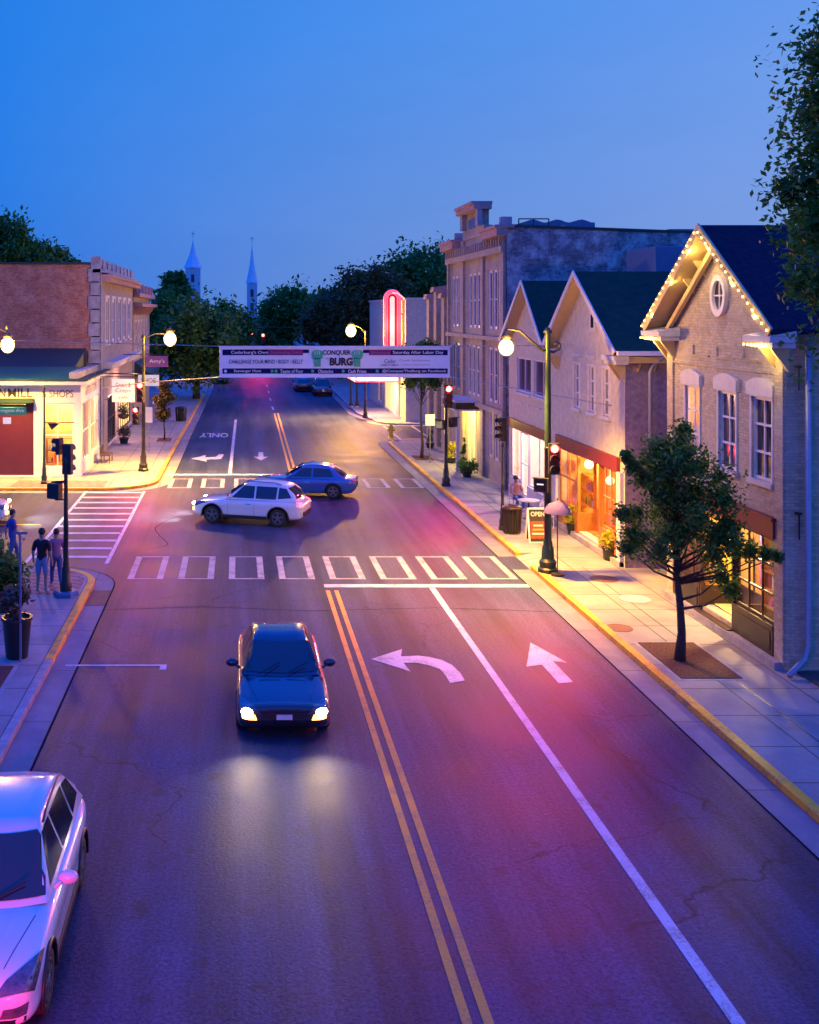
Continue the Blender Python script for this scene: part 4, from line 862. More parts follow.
# far houses and steeples
for px, py0, base, Y, lb, wd in ((193, 237, 268, 300, 'left steeple with a broad slate spire on a pale tower', 4.2), (252, 242, 282, 310, 'right steeple with a slender white spire on a tall pale tower', 3.4)):
    t = W(px, py0, Y); e = W(px, base if px > 200 else 268, Y); c = thing('church', (t.x, Y, 0), lb, 'church', 'church steeples on the skyline'); zb = e.z; h = wd/2
    if px > 200: zb = W(px, 283, Y).z; h = 1.5
    MB().box(t.x-h, t.x+h, Y-h, Y+h, 0, zb).box(t.x-h*4, t.x+h*4, Y+h+.1, Y+25, 0, zb*.35).build('tower', M['stonep'], c)
    sp_ = MB(); sp_.lathe([(h*1.25, zb+.02), (h*1.0, zb+1.2), (h*.45, zb+(t.z-zb)*.45), (.06, t.z-1), (.04, t.z)], (t.x, Y, 0), 8); sp_.build('spire', M['spire'], c)
    MB().tube([(t.x, Y, t.z), (t.x, Y, t.z+1.6)], .1, 5).box(t.x-.5, t.x+.5, Y-.05, Y+.05, t.z+.9, t.z+1.05).build('cross', M['steel'], c)
    for dz in (3, 7): MB().box(t.x-.45, t.x+.45, Y-h-.06, Y-h-.01, zb-dz-1.1, zb-dz+1.1).build('belfry_window', M['inkd'], c)
# ------------------------------------------------------------------ street lamps and traffic signals
def globe(parent, c, r=.2, power=900, color=(1,.46,.045), fill=.11):
    g = MB().ball(c, r, 16, (1, 1, 1.15)); o = g.build('globe', M['lampglow'], parent, True)
    MB().lathe([(r*.5, .0), (r*.75, .05), (r*.55, .16), (.05, .26), (.03, .34)], (c[0], c[1], c[2]+r*1.02), 14).build('lamp_cap', M['black'], parent, True)
    if power:
        light('street_lamp_light', 'SPOT', (c[0], c[1], c[2]-r*1.3), power, color, r, rot=(0, 0, 0), spot=128, blend=.8)
        light('street_lamp_light', 'POINT', (c[0], c[1]-r*1.3, c[2]), power*fill, color, r)
def base_prof(r): return [(r*2.7, 0), (r*2.7, .12), (r*2.2, .16), (r*2.3, .34), (r*1.7, .42), (r*1.55, .75), (r*1.15, .85), (r*1.25, .92), (r, 1.0)]
def pole(parent, x, y, h, r=.085, m='black', z=.13, based=True):
    if based: MB().lathe(base_prof(r), (x, y, z), 14).build('base', M[m], parent, True, auto=True)
    MB().lathe([(r, 1.0 if based else 0), (r*.92, h*.5), (r*.98, h*.5+.01), (r*.98, h*.5+.1), (r*.88, h*.5+.11), (r*.7, h-.15), (r*1.05, h-.14), (r*1.05, h-.06), (r*.3, h+.05)], (x, y, z), 14).build('pole', M[m], parent, True, auto=True)
def signal_head(parent, x, y, z, ang, lit=0, s=1., n=3, back=False, pw=1.):
    # z: middle of the head; ang: yaw the lenses face (0 = towards the camera, -Y)
    side = -.95 if x > 5 else .1; u = Vector((math.cos(ang), math.sin(ang), 0)); nn = Vector((math.sin(ang), -math.cos(ang), 0)); c = Vector((x, y, z))
    h = .17*n*s; hd = MB().obox(c, u*.17*s, nn*.09*s, (0, 0, h)).build('signal_head', M['black'], parent, bevel=.02)
    if back: 
        MB().obox(c+nn*-.1*s, u*.26*s, nn*.006, (0, 0, h+.1*s)).build('backplate', M['blackp'], hd)
    for i in range(n):
        q = c+Vector((0, 0, h-.17*s-i*.34*s))+nn*.092*s
        mb = MB(); k = 14
        A = [q+(u*math.cos(2*math.pi*j/k)+Vector((0,0,1))*math.sin(2*math.pi*j/k))*.125*s for j in range(k)]
        mb.prism(A, nn*.03); mb.build('lens', M['red'] if (lit == i+1) else M['lensoff'], hd)
        vs = []; m_ = 9
        for j in range(m_+1):
            th = R(-15)+R(210)*j/m_; d = u*math.cos(th)+Vector((0,0,1))*math.sin(th)
            vs += [q+d*.145*s, q+d*.145*s+nn*.2*s, q+d*.155*s+nn*.2*s, q+d*.155*s]
        mb = MB(); mb.add(vs, [f for j in range(m_) for f in [(j*4+a, j*4+(a+1)%4, j*4+4+(a+1)%4, j*4+4+a) for a in range(4)]]); mb.build('visor', M['black'], hd)
        if lit == i+1:
            light('red_signal_and_fill', 'POINT', q+nn*.55, 26, (1,.02,.03), .1)  # extra lamp added before the head to wash its housing red
            light('red_signal_and_fill', 'SPOT', q+nn*.25, RED_W*pw, (1,.02,.14), .12, rot=aim(nn+Vector((side,0,-.62))), spot=100, blend=1.)
    return hd
def ped_head(parent, x, y, z, ang, lit=False):
    u = Vector((math.cos(ang), math.sin(ang), 0)); nn = Vector((math.sin(ang), -math.cos(ang), 0)); c = Vector((x, y, z))
    hd = MB().obox(c, u*.21, nn*.1, (0, 0, .22)).obox(c+nn*.16+Vector((0,0,.23)), u*.22, nn*.08, (0,0,.012)).build('pedestrian_head', M['black'], parent, bevel=.015)
    MB().obox(c+nn*.104, u*.16, nn*.005, (0, 0, .16)).build('face', M['lensoff'], hd)
    if lit: MB().obox(c+nn*.114+Vector((0,0,.03)), u*.10, nn*.003, (0, 0, .02)).build('lit_symbol', M['walk'], hd)
RED_W = 4600
# right main pole
t = thing('traffic_signal', (9.62, 32.6, .13), 'tall green lamp and signal pole with lit red light before the orange shop', 'traffic signal')
pole(t, 9.62, 32.6, 7.55, .115, 'green')
MB().tube([(9.62,32.6,7.0),(9.45,32.6,7.02),(9.1,32.6,7.3),(8.75,32.6,7.62),(8.35,32.6,7.68),(8.2,32.6,7.45)], [.05,.05,.045,.04,.035,.03], 8).tube([(9.62,32.6,6.98),(9.8,32.6,6.96),(9.97,32.6,7.05),(10.0,32.6,7.2),(9.9,32.6,7.27),(9.82,32.6,7.18)], .045, 8).build('lamp_arm', M['black'], t, True)
globe(t, (8.32,32.58,7.10), .23, 15000, fill=.09)
signal_head(t, 9.72, 32.32, 3.68, R(-5), 1, .95); MB().tube([(9.62,32.6,4.1),(9.72,32.4,4.1)], .03, 6).tube([(9.62,32.6,3.3),(9.72,32.4,3.3)], .03, 6).build('bracket', M['black'], t)
ped_head(t, 9.38, 32.5, 2.85, R(-30), True); MB().tube([(9.62,32.6,3.0),(9.4,32.55,3.0)], .025, 6).build('bracket', M['black'], t)
# slim pole with a side-facing signal left of it
t = thing('traffic_signal', (9.8, 38.9, .13), 'slim dark signal pole rising beside the litter bin near the right curb', 'traffic signal')
pole(t, 9.8, 38.9, 3.2, .055, 'black'); signal_head(t, 9.8, 38.9, 3.85, R(-75), 0, .85)
t = thing('traffic_signal', (9.65, 48.7, .13), 'signal pole with lit red light under the right end of the banner', 'traffic signal')
pole(t, 9.65, 48.7, 4.6, .08, 'black'); signal_head(t, 9.7, 48.45, 4.3, 0, 1, 1.05); ped_head(t, 9.35, 48.5, 3.0, R(-40)); ped_head(t, 9.95, 48.6, 3.1, R(40))
# left far pole
t = thing('traffic_signal', (-4.8, 53.3, .13), 'lamp and signal pole with two lit red lights before the white hanging sign', 'traffic signal')
pole(t, -4.8, 53.3, 6.9, .10, 'black')
MB().tube([(-4.8,53.3,6.7),(-4.6,53.3,6.95),(-4.2,53.3,7.1),(-3.75,53.3,7.1),(-3.5,53.3,7.0)], [.045,.04,.035,.03,.025], 8).build('lamp_arm', M['black'], t, True); MB().tube([(-4.8,53.3,5.05),(-7.2,53.3,5.1)], .035, 6).build('mast_arm', M['black'], t, True)
globe(t, (-3.45,53.3,6.82), .32, 17000, fill=.14)
signal_head(t, -4.95, 53.0, 4.15, 0, 1, 1., pw=.3); signal_head(t, -5.15, 53.05, 2.95, R(-10), 1, .9, pw=.2)
# near left pole
t = thing('traffic_signal', (-4.9, 29.9, .13), 'dark signal pole on a blue plinth at the near left corner', 'traffic signal')
pole(t, -4.9, 29.9, 3.9, .075, 'black'); MB().lathe([(.36,0),(.36,.1),(.3,.14)], (-4.9,29.9,.131), 6).build('plinth', M['bluesteel'], t)
signal_head(t, -4.86, 29.95, 4.0, R(160), 0, .85); signal_head(t, -5.12, 30.1, 4.35, R(-115), 0, .7, 2); ped_head(t, -5.2, 29.8, 3.12, R(150))
MB().tube([(-4.9,29.9,3.38),(-5.2,29.85,3.38)], .022, 6).tube([(-4.9,29.9,2.86),(-5.2,29.85,2.86)], .022, 6).build('bracket', M['black'], t)
# slim green pole before the lit window with a short arm
t = thing('sign_pole', (-9.1, 49.3, .13), 'slim green pole with a short arm before the lit corner shop window', 'pole')
pole(t, -9.1, 49.3, 4.55, .06, 'green')
MB().tube([(-9.1,49.3,3.02),(-7.7,49.3,3.02)], .03, 6).prism([(-8.95,49.3,2.98),(-8.35,49.3,2.98),(-8.75,49.3,2.66)], (0,.05,0)).build('arm', M['black'], t)
t = thing('street_lamp', (-12.1, 49.0, .13), 'street lamp glowing above the corner shop roof at the left edge', 'street lamp')
pole(t, -12.1, 49.0, 7.0, .09, 'black'); MB().tube([(-12.1,49,6.7),(-11.8,49,7.2),(-11.2,49,7.45),(-10.85,49,7.3),(-10.8,49,7.0)], .035, 8).tube([(-10.8,49,7.4),(-10.8,49,7.75)], [.05,.01], 8).build('lamp_arm', M['black'], t, True)
globe(t, (-10.75,49.0,6.65), .32, 9000, fill=.35)
gs = thing('street_sign', (-10.9, 48.8, 3.5), 'green street name plate hanging before the dark shutter at the left edge', 'street sign')
MB().box(-11.9,-9.85,48.8,48.83,3.42,3.78).build('plate', M['signgreen'], gs, bevel=.01); text('Washington Ave', M['bwhite'], gs, (-10.75,48.795,3.6), (1,0,0), (0,0,1), 1.6, .2)
MB().tube([(-12.1,48.95,3.9),(-9.9,48.82,3.9)], .03, 6).tube([(-11.5,48.82,3.9),(-11.5,48.82,3.78)], .012, 5).tube([(-10.2,48.82,3.9),(-10.2,48.82,3.78)], .012, 5).build('bracket', M['black'], gs)
ws = MB().box(-10.92,-10.55,48.78,48.8,3.0,3.3).build('small_sign', M['signwhite']); tag(ws, 'small pale sign below the green street name plate', 'sign')
# lamp above the banner centre
t = thing('street_lamp', (9.7, 80, .13), 'street lamp glowing above the banner near the red neon sign', 'street lamp')
pole(t, 9.7, 80, 6.6, .08, 'black'); MB().tube([(9.7,80,6.5),(9.4,80,6.95),(9.0,80,7.15),(8.7,80,7.1),(8.6,80,6.95)], .035, 8).build('lamp_arm', M['black'], t, True); globe(t, (8.6,80,6.75), .40, 14000, fill=.6)
for i, (px, py, Y, g) in enumerate(((211,329,120,.2),(323,341,150,.35))):
    q = W(px, py, Y); t = thing('street_lamp', (q.x+.8, Y, .1), ['small distant lamp among the dark trees left of the road', 'distant lamp glowing just over the banner top'][i], 'street lamp'); pole(t, q.x+.8, Y, q.z, .07, 'black'); globe(t, (q.x, Y, q.z), g, 500); MB().tube([(q.x+.8,Y,q.z),(q.x,Y,q.z+.4)], .03, 5).build('lamp_arm', M['black'], t)
tf = thing('traffic_signal', (8.6, 150, 0), 'distant mast arm with two red lights at the far end of the street', 'traffic signal'); RED_W = 1500
pole(tf, 10.2, 150, 6.2, .12, 'black'); MB().tube([(10.2,150,5.9),(2.0,150,6.1)], .07, 6).build('mast_arm', M['black'], tf)
for px, py in ((252,334),(263,336)): q = W(px, py, 150); signal_head(tf, q.x, 149.8, q.z-.4, 0, 1, 1.5)
for i, (px, py, mm) in enumerate(((274,318,'litwin'),(279,322,'litwin'),(290,317,'litwin'))):
    q = W(px, py, 165)

# ------------------------------------------------------------------ banner and cables
YB = 40.0
bn = thing('banner', (W(334,0,YB).x, YB, 5.76), 'long event banner strung across the street between two cables', 'banner')
a, b = W(220,347,YB), W(449.5,376.5,YB); x0, x1, zt, zb = a.x, b.x, a.z, b.z; n = 40
def bw(x): return YB+.05*math.sin(x*1.3)
def sheet(xa, xb, z0, z1, m, nm, off, th=.0):
    mb = MB(); k = max(2, int((xb-xa)/.25)); vs = []
    for i in range(k+1): x = xa+(xb-xa)*i/k; vs += [(x, bw(x)-off, z0), (x, bw(x)-off, z1)]
    mb.add(vs, [(2*i, 2*i+2, 2*i+3, 2*i+1) for i in range(k)])
    return mb.build(nm, m, bn)
sheet(x0, x1, zb, zt, M['vinyl'], 'sheet', 0); 
def bx(px): return W(px, 0, YB).x
def bz(py): return W(0, py, YB).z
H2 = zt-zb
sheet(bx(222.5), bx(303), bz(355.2), bz(349.5), M['bnavy'], 'ink_band', .006); sheet(bx(303), bx(309), bz(353), bz(349.5), M['bnavy'], 'ink_band', .006)
sheet(bx(369), bx(447.5), bz(355.2), bz(349.8), M['bnavy'], 'ink_band', .006); sheet(bx(363), bx(369), bz(353), bz(349.8), M['bnavy'], 'ink_band', .006)
sheet(bx(222.5), bx(447.5), bz(373.6), bz(368.4), M['bnavy'], 'ink_band', .006)
sheet(bx(268), bx(303), bz(354.9), bz(349.8), M['bpurple'], 'ink_band', .010); sheet(bx(369), bx(391), bz(354.9), bz(350.1), M['bpurple'], 'ink_band', .010)
def bt(s, px0, px1, py0, py1, m, bold=0.012): text(s, M[m], bn, ((bx(px0)+bx(px1))/2, YB-.075, (bz(py0)+bz(py1))/2), (1,0,0), (0,0,1), bx(px1)-bx(px0), bz(py0)-bz(py1), bold=bold)
bt("Cedarburg's Own", 231, 268, 350.6, 354.6, 'bwhite'); bt('Scavenging Event', 270.5, 302, 350.6, 354.6, 'mauve')
bt('CHALLENGE YOUR MIND · BODY · BELLY', 229, 303, 359.5, 363.5, 'bblack'); bt('CONQUER', 322.5, 350.5, 350.0, 355.6, 'bblack', .03); bt('THE', 324.5, 328.5, 357.6, 359.2, 'bgrey')
bt('BURG', 329.5, 352.5, 357.5, 365.6, 'bblack', .05)
bt('Saturday After Labor Day', 392.5, 443, 350.8, 354.6, 'bwhite'); bt('Wristbands', 370.5, 390, 351, 354.4, 'mauve')
bt('Scavenger Hunt', 234, 261, 369.4, 372.8, 'bwhite'); bt('Teams of Four', 280, 303, 369.4, 372.8, 'bwhite'); bt('Obstacles', 318, 333, 369.4, 372.8, 'bwhite'); bt('Cash Prizes', 348, 366, 369.4, 372.8, 'bwhite'); bt('@ConquerTheBurg on Facebook', 382, 446, 369.4, 372.8, 'bwhite')
bt('Cedar', 384, 396, 359, 363.2, 'bgrey'); bt('Creek Settlement', 399, 430, 359.2, 361.2, 'bgrey', 0); bt('CHAMBER OF COMMERCE', 380, 398, 364.2, 365.8, 'bblack'); bt('community partner', 402, 430, 363.9, 365.6, 'bgrey', 0)
for px in (225.5, 272, 276, 312.5, 343, 377): 
    q = MB(); cx_, cz_ = bx(px), bz(371); q.prism([(cx_+.06*math.cos(i*math.pi/5), YB-.07, cz_+.06*math.sin(i*math.pi/5)) for i in range(10)], (0,-.004,0)); q.build('emblem', M['bgreen' if px > 300 or px in (272, 276) else 'bwhite'], bn)
for px in (317.5, 357.0):    # raised fist emblems
    s_ = 1 if px < 330 else -1; cx_ = bx(px); mb = MB(); yy = YB-.075
    mb.box(cx_-.13, cx_+.12, yy-.004, yy, bz(366.5), bz(358)); mb.prism([(cx_+x_*s_, yy-.004, z_) for x_, z_ in ((-.15,bz(359)),(.17,bz(358.5)),(.21,bz(355)),(.20,bz(351.5)),(.1,bz(350)),(-.12,bz(350)),(-.22,bz(351.8)),(-.22,bz(356)))], (0,.004,0))
    mb.build('fist_emblem', M['bgreen'], bn)
    for k in range(3): MB().box(cx_-.11+k*.085, cx_-.09+k*.085, yy-.009, yy-.006, bz(354.5), bz(351)).build('finger_line', M['bwhite'], bn)
# banner border
MB().box(x0-.04,x1+.04,YB-.06,YB-.02,zt-.01,zt+.04).box(x0-.04,x1+.04,YB-.06,YB-.02,zb-.04,zb+.01).build('hem', M['bwhite'], bn)
cb = thing('support_cable', (3.7, YB, 6.9), 'pair of steel cables holding the banner between the shop fronts', 'cable')
def cat(p, q, sag, n=14): p, q = Vector(p), Vector(q); return [p.lerp(q, i/n)-Vector((0,0,sag*4*(i/n)*(1-i/n))) for i in range(n+1)]
MB().tube([Vector((-11,YB+8.4,6.9)), Vector((x0,YB,zt+.03))], .018, 5).tube([(x0,YB,zt+.03),(x1,YB,zt+.03),(12.2,YB,zt+.06)], .018, 5).build('cable', M['steel'], cb)
MB().tube([(W(100,388,51).x,51,W(100,388,51).z),(W(150,382,48).x,48,W(150,382,48).z),(x0,YB,zb-.02)], .022, 5).tube([(x1,YB,zb-.02),W(620,407,34)], .018, 5).build('cable', M['steel'], cb)
for x in (x0, x1): MB().tube([(x,YB,zb-.03),(x,YB,zt+.05)], .02, 6).build('pole_sleeve', M['steel'], cb)

# ------------------------------------------------------------------ signs, planters, street furniture
hs = thing('hanging_sign', (-6.2, 57, 3.9), 'square lit white sign with swirled lettering hanging over the left sidewalk', 'sign')
q0, q1 = W(112,379,56), W(134.5,402,56); MB().box(q0.x,q1.x,56,56.08,q1.z,q0.z).build('board', M['signwhite'], hs)
sx = (q0.x+q1.x)/2; sz = (q0.z+q1.z)/2
text('Cream &', M['inkp'], hs, (sx,55.99,sz+.3), (1,0,0), (0,0,1), .8, .22); text('Crepe', M['inkp'], hs, (sx,55.99,sz-.02), (1,0,0), (0,0,1), .85, .26); text('cafe', M['inkp'], hs, (sx,55.99,sz-.36), (1,0,0), (0,0,1), .5, .14)
MB().tube([(XL,56.04,q0.z+.12),(q1.x,56.04,q0.z+.12)], .025, 6).tube([(q0.x+.2,56.04,q0.z+.12),(q0.x+.2,56.04,q0.z)], .012, 5).tube([(q1.x-.2,56.04,q0.z+.12),(q1.x-.2,56.04,q0.z)], .012, 5).build('bracket', M['black'], hs)
for (px0, py0, px1, py1, Y, mm, tx, lb, tm) in ((146,367,168,356,70,'signpurple','Amy\'s','purple projecting sign with pale border beside the left lamp','bwhite'),(138,386,159,375,64,'signwhite','SHOE','lit pale sign with red lettering under the purple sign','redtrim')):
    a, b = W(px0, py0, Y), W(px1, py1, Y); t = thing('projecting_sign', ((a.x+b.x)/2, Y, a.z), lb, 'sign')
    MB().box(a.x,b.x,Y,Y+.08,a.z,b.z).build('board', M[mm], t); text(tx, M[tm], t, ((a.x+b.x)/2, Y-.01, (a.z+b.z)/2), (1,0,0), (0,0,1), (b.x-a.x)*.7, (b.z-a.z)*.42)
    MB().tube([(XL,Y+.04,b.z+.1),(b.x,Y+.04,b.z+.1)], .025, 6).tube([(a.x+.2,Y+.04,b.z+.1),(a.x+.2,Y+.04,b.z)], .012, 5).tube([(b.x-.2,Y+.04,b.z+.1),(b.x-.2,Y+.04,b.z)], .012, 5).build('bracket', M['black'], t)
def bin_(x, y, r, h, label, m='black', z=.13):
    t = thing('litter_bin', (x, y, z), label, 'litter bin'); mb = MB()
    mb.lathe([(r*.85,0),(r*.9,.03),(r*.6,.04),(r*.6,h*.9)], (x,y,z), 16)
    mb.build('liner', M['pot'], t)
    sl = MB()
    for i in range(18): th_ = 2*math.pi*i/18; c, s_ = math.cos(th_), math.sin(th_); sl.tube([(x+c*r*.85,y+s_*r*.85,z+.05),(x+c*r,y+s_*r,z+h*.95)], .022, 4)
    sl.build('slats', M[m], t); MB().lathe([(r*1.05,h*.93),(r*1.08,h),(r*.75,h+.06),(r*.5,h+.05),(r*.45,h-.05)], (x,y,z), 18).build('rim', M[m], t, True); return t
q = G(512,533,.13); bin_(q.x, q.y, .34, .95, 'round slatted litter bin by the cafe tables beside the right curb', 'darkwood')
q = G(181,421,.13); tag(bin_(q.x, q.y, .42, 1.0, 'dark litter bin beyond the small oval tree on the left sidewalk', 'black'))
# chalkboard sandwich board
q = G(537,541,.13); t = thing('sandwich_board', (q.x, q.y, .13), 'white framed sandwich board with chalk lettering and a red poster', 'sandwich board')
for s_ in (-1, 1):
    u = Vector((.33,0,0)); up = Vector((0,-s_*-.16,.98)).normalized()*.58; c = Vector((q.x, q.y+s_*.13, .13+.57)); nrm = u.normalized().cross(up.normalized())
    up = Vector((0,-s_*.13,.57)); nr = Vector((0,s_*.975,.22))
    pn = MB().obox(c, u, nr*.012, up).build('board', M['board'], t)
    fr_ = MB()
    for k in (-1, 1): fr_.obox(c+u*k+nr*.005, (.025,0,0), nr*.02, up*1.04); fr_.obox(c+up*k+nr*.005, u*1.08, nr*.02, up*.045)
    fr_.build('frame', M['white'], t)
    if s_ < 0:
        text('OPEN', M['chalk'], t, c+up*.68+nr*.02, (1,0,0), up.normalized(), .48, .16, bold=.02)
        MB().obox(c-up*.25+nr*.018, u*.8, nr*.003, up*.5).build('poster', M['redpanel'], t)
        for k in range(3): MB().obox(c+up*(.0-.24*k)+nr*.026, u*(.5+.1*k), nr*.002, up*.045).build('poster_line', M['g1' if k != 1 else 'g4'], t)
def planter(x, y, r, h, pr, label, leafm, n=900, size=.05, up=1., potm='pot', z=.13, cat_='potted plant', group=None, cone=False):
    t = thing('potted_plant', (x, y, z), label, cat_, group); MB().lathe([(pr*.7,0),(pr*.75,.02),(pr,h*.92),(pr*1.08,h*.93),(pr*1.08,h),(pr*.9,h),(pr*.88,h-.06),(.02,h-.05)], (x,y,z), 18).build('pot', M[potm], t, True, auto=True)
    rg = np.random.default_rng(int(abs(x*100+y*10))); C_ = []; Rr = []
    for i in range(14):
        d = rg.normal(size=3); d /= np.linalg.norm(d)
        if cone: f = rg.random(); C_.append((x+d[0]*r*.5*(1-f), y+d[1]*r*.5*(1-f), z+h+f*up)); Rr.append(r*.5*(1-f*.8))
        else: C_.append((x+d[0]*r*.6, y+d[1]*r*.6, z+h+up*.45+d[2]*up*.4)); Rr.append(r*.45)
    leafmesh('foliage', leaves(C_, Rr, n, size, rg), M[leafm], t); 
    sb = MB()
    for i in range(0, 14, 2): sb.tube([(x,y,z+h-.06),C_[i]], .012, 4)
    sb.build('stem', M['bark'], t); return t
q = G(571,534,.13); planter(q.x+.1, q.y, .42, .42, .28, 'yellow flowering pot left of the orange shop door', 'leafy', 1500, .05, .62)
q = G(607,560,.13); planter(q.x+.1, q.y, .36, .42, .26, 'yellow flowering pot right of the orange shop door near the alley', 'leafy', 1300, .05, .5)
q = G(17,657,.13); t = planter(q.x, q.y, .42, .95, .34, 'tall dark planter with trailing leaves at the left edge of the near sidewalk', 'leafm', 900, .07, .75)
q = G(4,640,.13); planter(q.x-.6, q.y+2.6, .7, .6, .45, 'bushy dark planter beside the blue sign post at the left edge', 'leafd', 2600, .08, 1.5)
for i, (px, py, r, u, lm, lb, cn) in enumerate(((462,448,.35,1.5,'leafd','pointed evergreen in a pot left of the yellow lit porch',1),(474,472,.35,1.4,'leafd','pointed evergreen in a pot right of the yellow lit porch',1),(455,463,.5,.7,'leafy','low yellow green bush at the foot of the porch',0),(467,477,.6,.5,'leafd','low dark bush in front of the porch evergreen',0))):
    q = G(px, py, .13); planter(min(q.x, 11.4), q.y, r, .3, .26, lb, lm, 900, .06, u, cone=bool(cn))
q = G(115,436,.13); planter(-7.0, q.y, .5, .35, .3, 'reddish flowering tub by the left shop steps', 'leafm', 900, .06, .6, 'y' and 0 or 1) if False else planter(-7.0, 64.5, .5, .35, .3, 'reddish flowering tub by the left shop steps', 'leafm', 900, .06, .7)
rg = np.random.default_rng(4); C_ = [(13.2+rg.random()*2.5, 30.5+rg.random()*2.2, .3+rg.random()*1.6) for i in range(26)]
sh_ = thing('shrub', (14, 31.5, .13), 'dark shrubs filling the alley between the gable house and the orange shop', 'shrub')
leafmesh('foliage', leaves(C_, [.5]*26, 5000, .07, rg), M['leafd'], sh_); MB().tube([(14,31.5,.1),(14,31.5,1.2)], .05, 6).build('stem', M['bark'], sh_)
# bench, bollards, hydrant, sign posts
q = G(391,438,.13); t = thing('fire_hydrant', (q.x, q.y, .13), 'yellow fire hydrant at the far right corner beyond the side street', 'fire hydrant')
MB().lathe([(.2,0),(.2,.06),(.13,.08),(.13,.62),(.18,.64),(.18,.70),(.14,.78),(.05,.86),(.05,.92)], (q.x,q.y,.13), 12).build('barrel', M['hydrant'], t, True, auto=True); MB().tube([(q.x-.24,q.y,.63),(q.x+.24,q.y,.63)], .06, 8).tube([(q.x,q.y-.22,.55),(q.x,q.y,.55)], .07, 8).build('nozzle', M['hydrant'], t)
for i, px in enumerate((351,357)):
    q = G(px, 407, .13); t = thing('post', (q.x, q.y, .13), ['left of two dark posts under the lit marquee', 'right of two dark posts under the lit marquee'][i], 'post', 'dark posts under the marquee'); MB().lathe([(.16,0),(.16,.3),(.09,.34),(.09,2.9),(.14,2.95),(.02,3.1)], (q.x,q.y,.13), 8).build('shaft', M['black'], t); MB().lathe([(.2,0),(.2,.1)], (q.x,q.y,.131), 8).build('foot', M['kerb'], t)
def signpost(x, y, h, w_, hh, label, m='white', pm='steel', z=.13):
    t = thing('sign_post', (x, y, z), label, 'sign post'); MB().tube([(x,y,z),(x,y,z+h)], .03, 6).build('post', M[pm], t); MB().box(x-w_/2,x+w_/2,y-.035,y-.03,z+h-hh,z+h).build('plate', M[m], t); return t
q = G(149,452,.13); signpost(q.x, q.y, 2.6, .4, .9, 'narrow pale sign post right behind the left lamp pole'); q = G(430,463,.13); signpost(q.x, q.y, 2.6, .5, .6, 'pale parking sign beside the thin far tree on the right')
q = G(19,660,.13); signpost(q.x+.05, q.y-.1, 3.0, .34, .06, 'blue steel sign post before the dark planter at the left edge', 'bluesteel', 'bluesteel')
bt_ = thing('bench', (-6.9, 56.6, .13), 'small dark metal bench against the lit side of the white corner shop', 'bench')
MB().box(-7.3,-6.8,55.8,57.2,.55,.59).build('seat', M['darkwood'], bt_); MB().box(-7.36,-7.31,55.8,57.2,.6,1.0).build('backrest', M['darkwood'], bt_)
for yy in (55.9, 57.1):
    for xx in (-7.28, -6.85): MB().tube([(xx,yy,.13),(xx,yy,.55)], .025, 6).build('leg', M['black'], bt_)
bk = thing('hanging_basket', (-6.3, 60.5, 2.2), 'round hanging basket of flowers on the left shop front', 'hanging basket')
MB().lathe([(.05,-.28),(.25,-.2),(.33,0),(.3,0)], (-6.6,60.5,2.3), 14).build('basket', M['bark'], bk, True); leafmesh('foliage', leaves([(-6.6,60.5,2.5)]*3, [.38]*3, 500, .06, rg), M['leafm'], bk); MB().tube([(-6.6,60.5,2.3),(-6.6,60.5,3.1),(XL,60.5,3.15)], .015, 5).build('hook', M['black'], bk)
# cafe furniture at right
def chair(x, y, rot, label, m='white'):
    t = thing('cafe_chair', (0, 0, 0), label, 'chair', 'cafe chairs on the right sidewalk')
    MB().box(-.22,.22,-.22,.22,.43,.47).build('seat', M[m], t, bevel=.01); mb = MB()
    for k in range(4): mb.box(-.2+k*.115,-.15+k*.115,.2,.225,.5,.92)
    mb.box(-.22,.22,.195,.23,.921,.97); mb.build('backrest', M[m], t)
    for a in (-.19, .19):
        for b_ in (-.19, .19): MB().tube([(a,b_,0),(a,b_,.43)], .018, 6).build('leg', M[m], t)
    t.location = (x, y, .13); t.rotation_euler = (0, 0, rot); return t
chair(11.35, 42.9, R(100), 'pinkish cafe chair with the slumped person in it left of the round table', 'whitew'); chair(11.5, 39.2, R(-70), 'white cafe chair under the person in white right of the round table', 'white')
tb = thing('cafe_table', (11.35, 41.0, .13), 'round white cafe table between the two seated people', 'table'); MB().lathe([(.42,.70),(.43,.72),(.42,.74)], (11.35,41.0,.13), 20).build('tabletop', M['whitew'], tb, True, auto=True); MB().lathe([(.24,0),(.22,.03),(.03,.06),(.03,.7)], (11.35,41.0,.13), 12).build('pedestal', M['black'], tb)
um = thing('umbrella', (9.95, 32.1, .13), 'small purple domed umbrella in front of the green lamp pole', 'umbrella')
MB().lathe([(.41,0),(.37,.12),(.27,.25),(.15,.33),(.02,.37),(.0201,.36),(.14,.31),(.26,.23),(.35,.11),(.39,0)], (9.78,32.15,2.06), 16).build('canopy', M['purplecloth'], um, True, auto=True)
MB().tube([(9.78,32.15,.13),(9.78,32.15,2.5)], .018, 6).build('shaft', M['black'], um); MB().lathe([(.2,0),(.2,.06),(.04,.1)], (9.78,32.15,.131), 12).build('foot', M['black'], um)
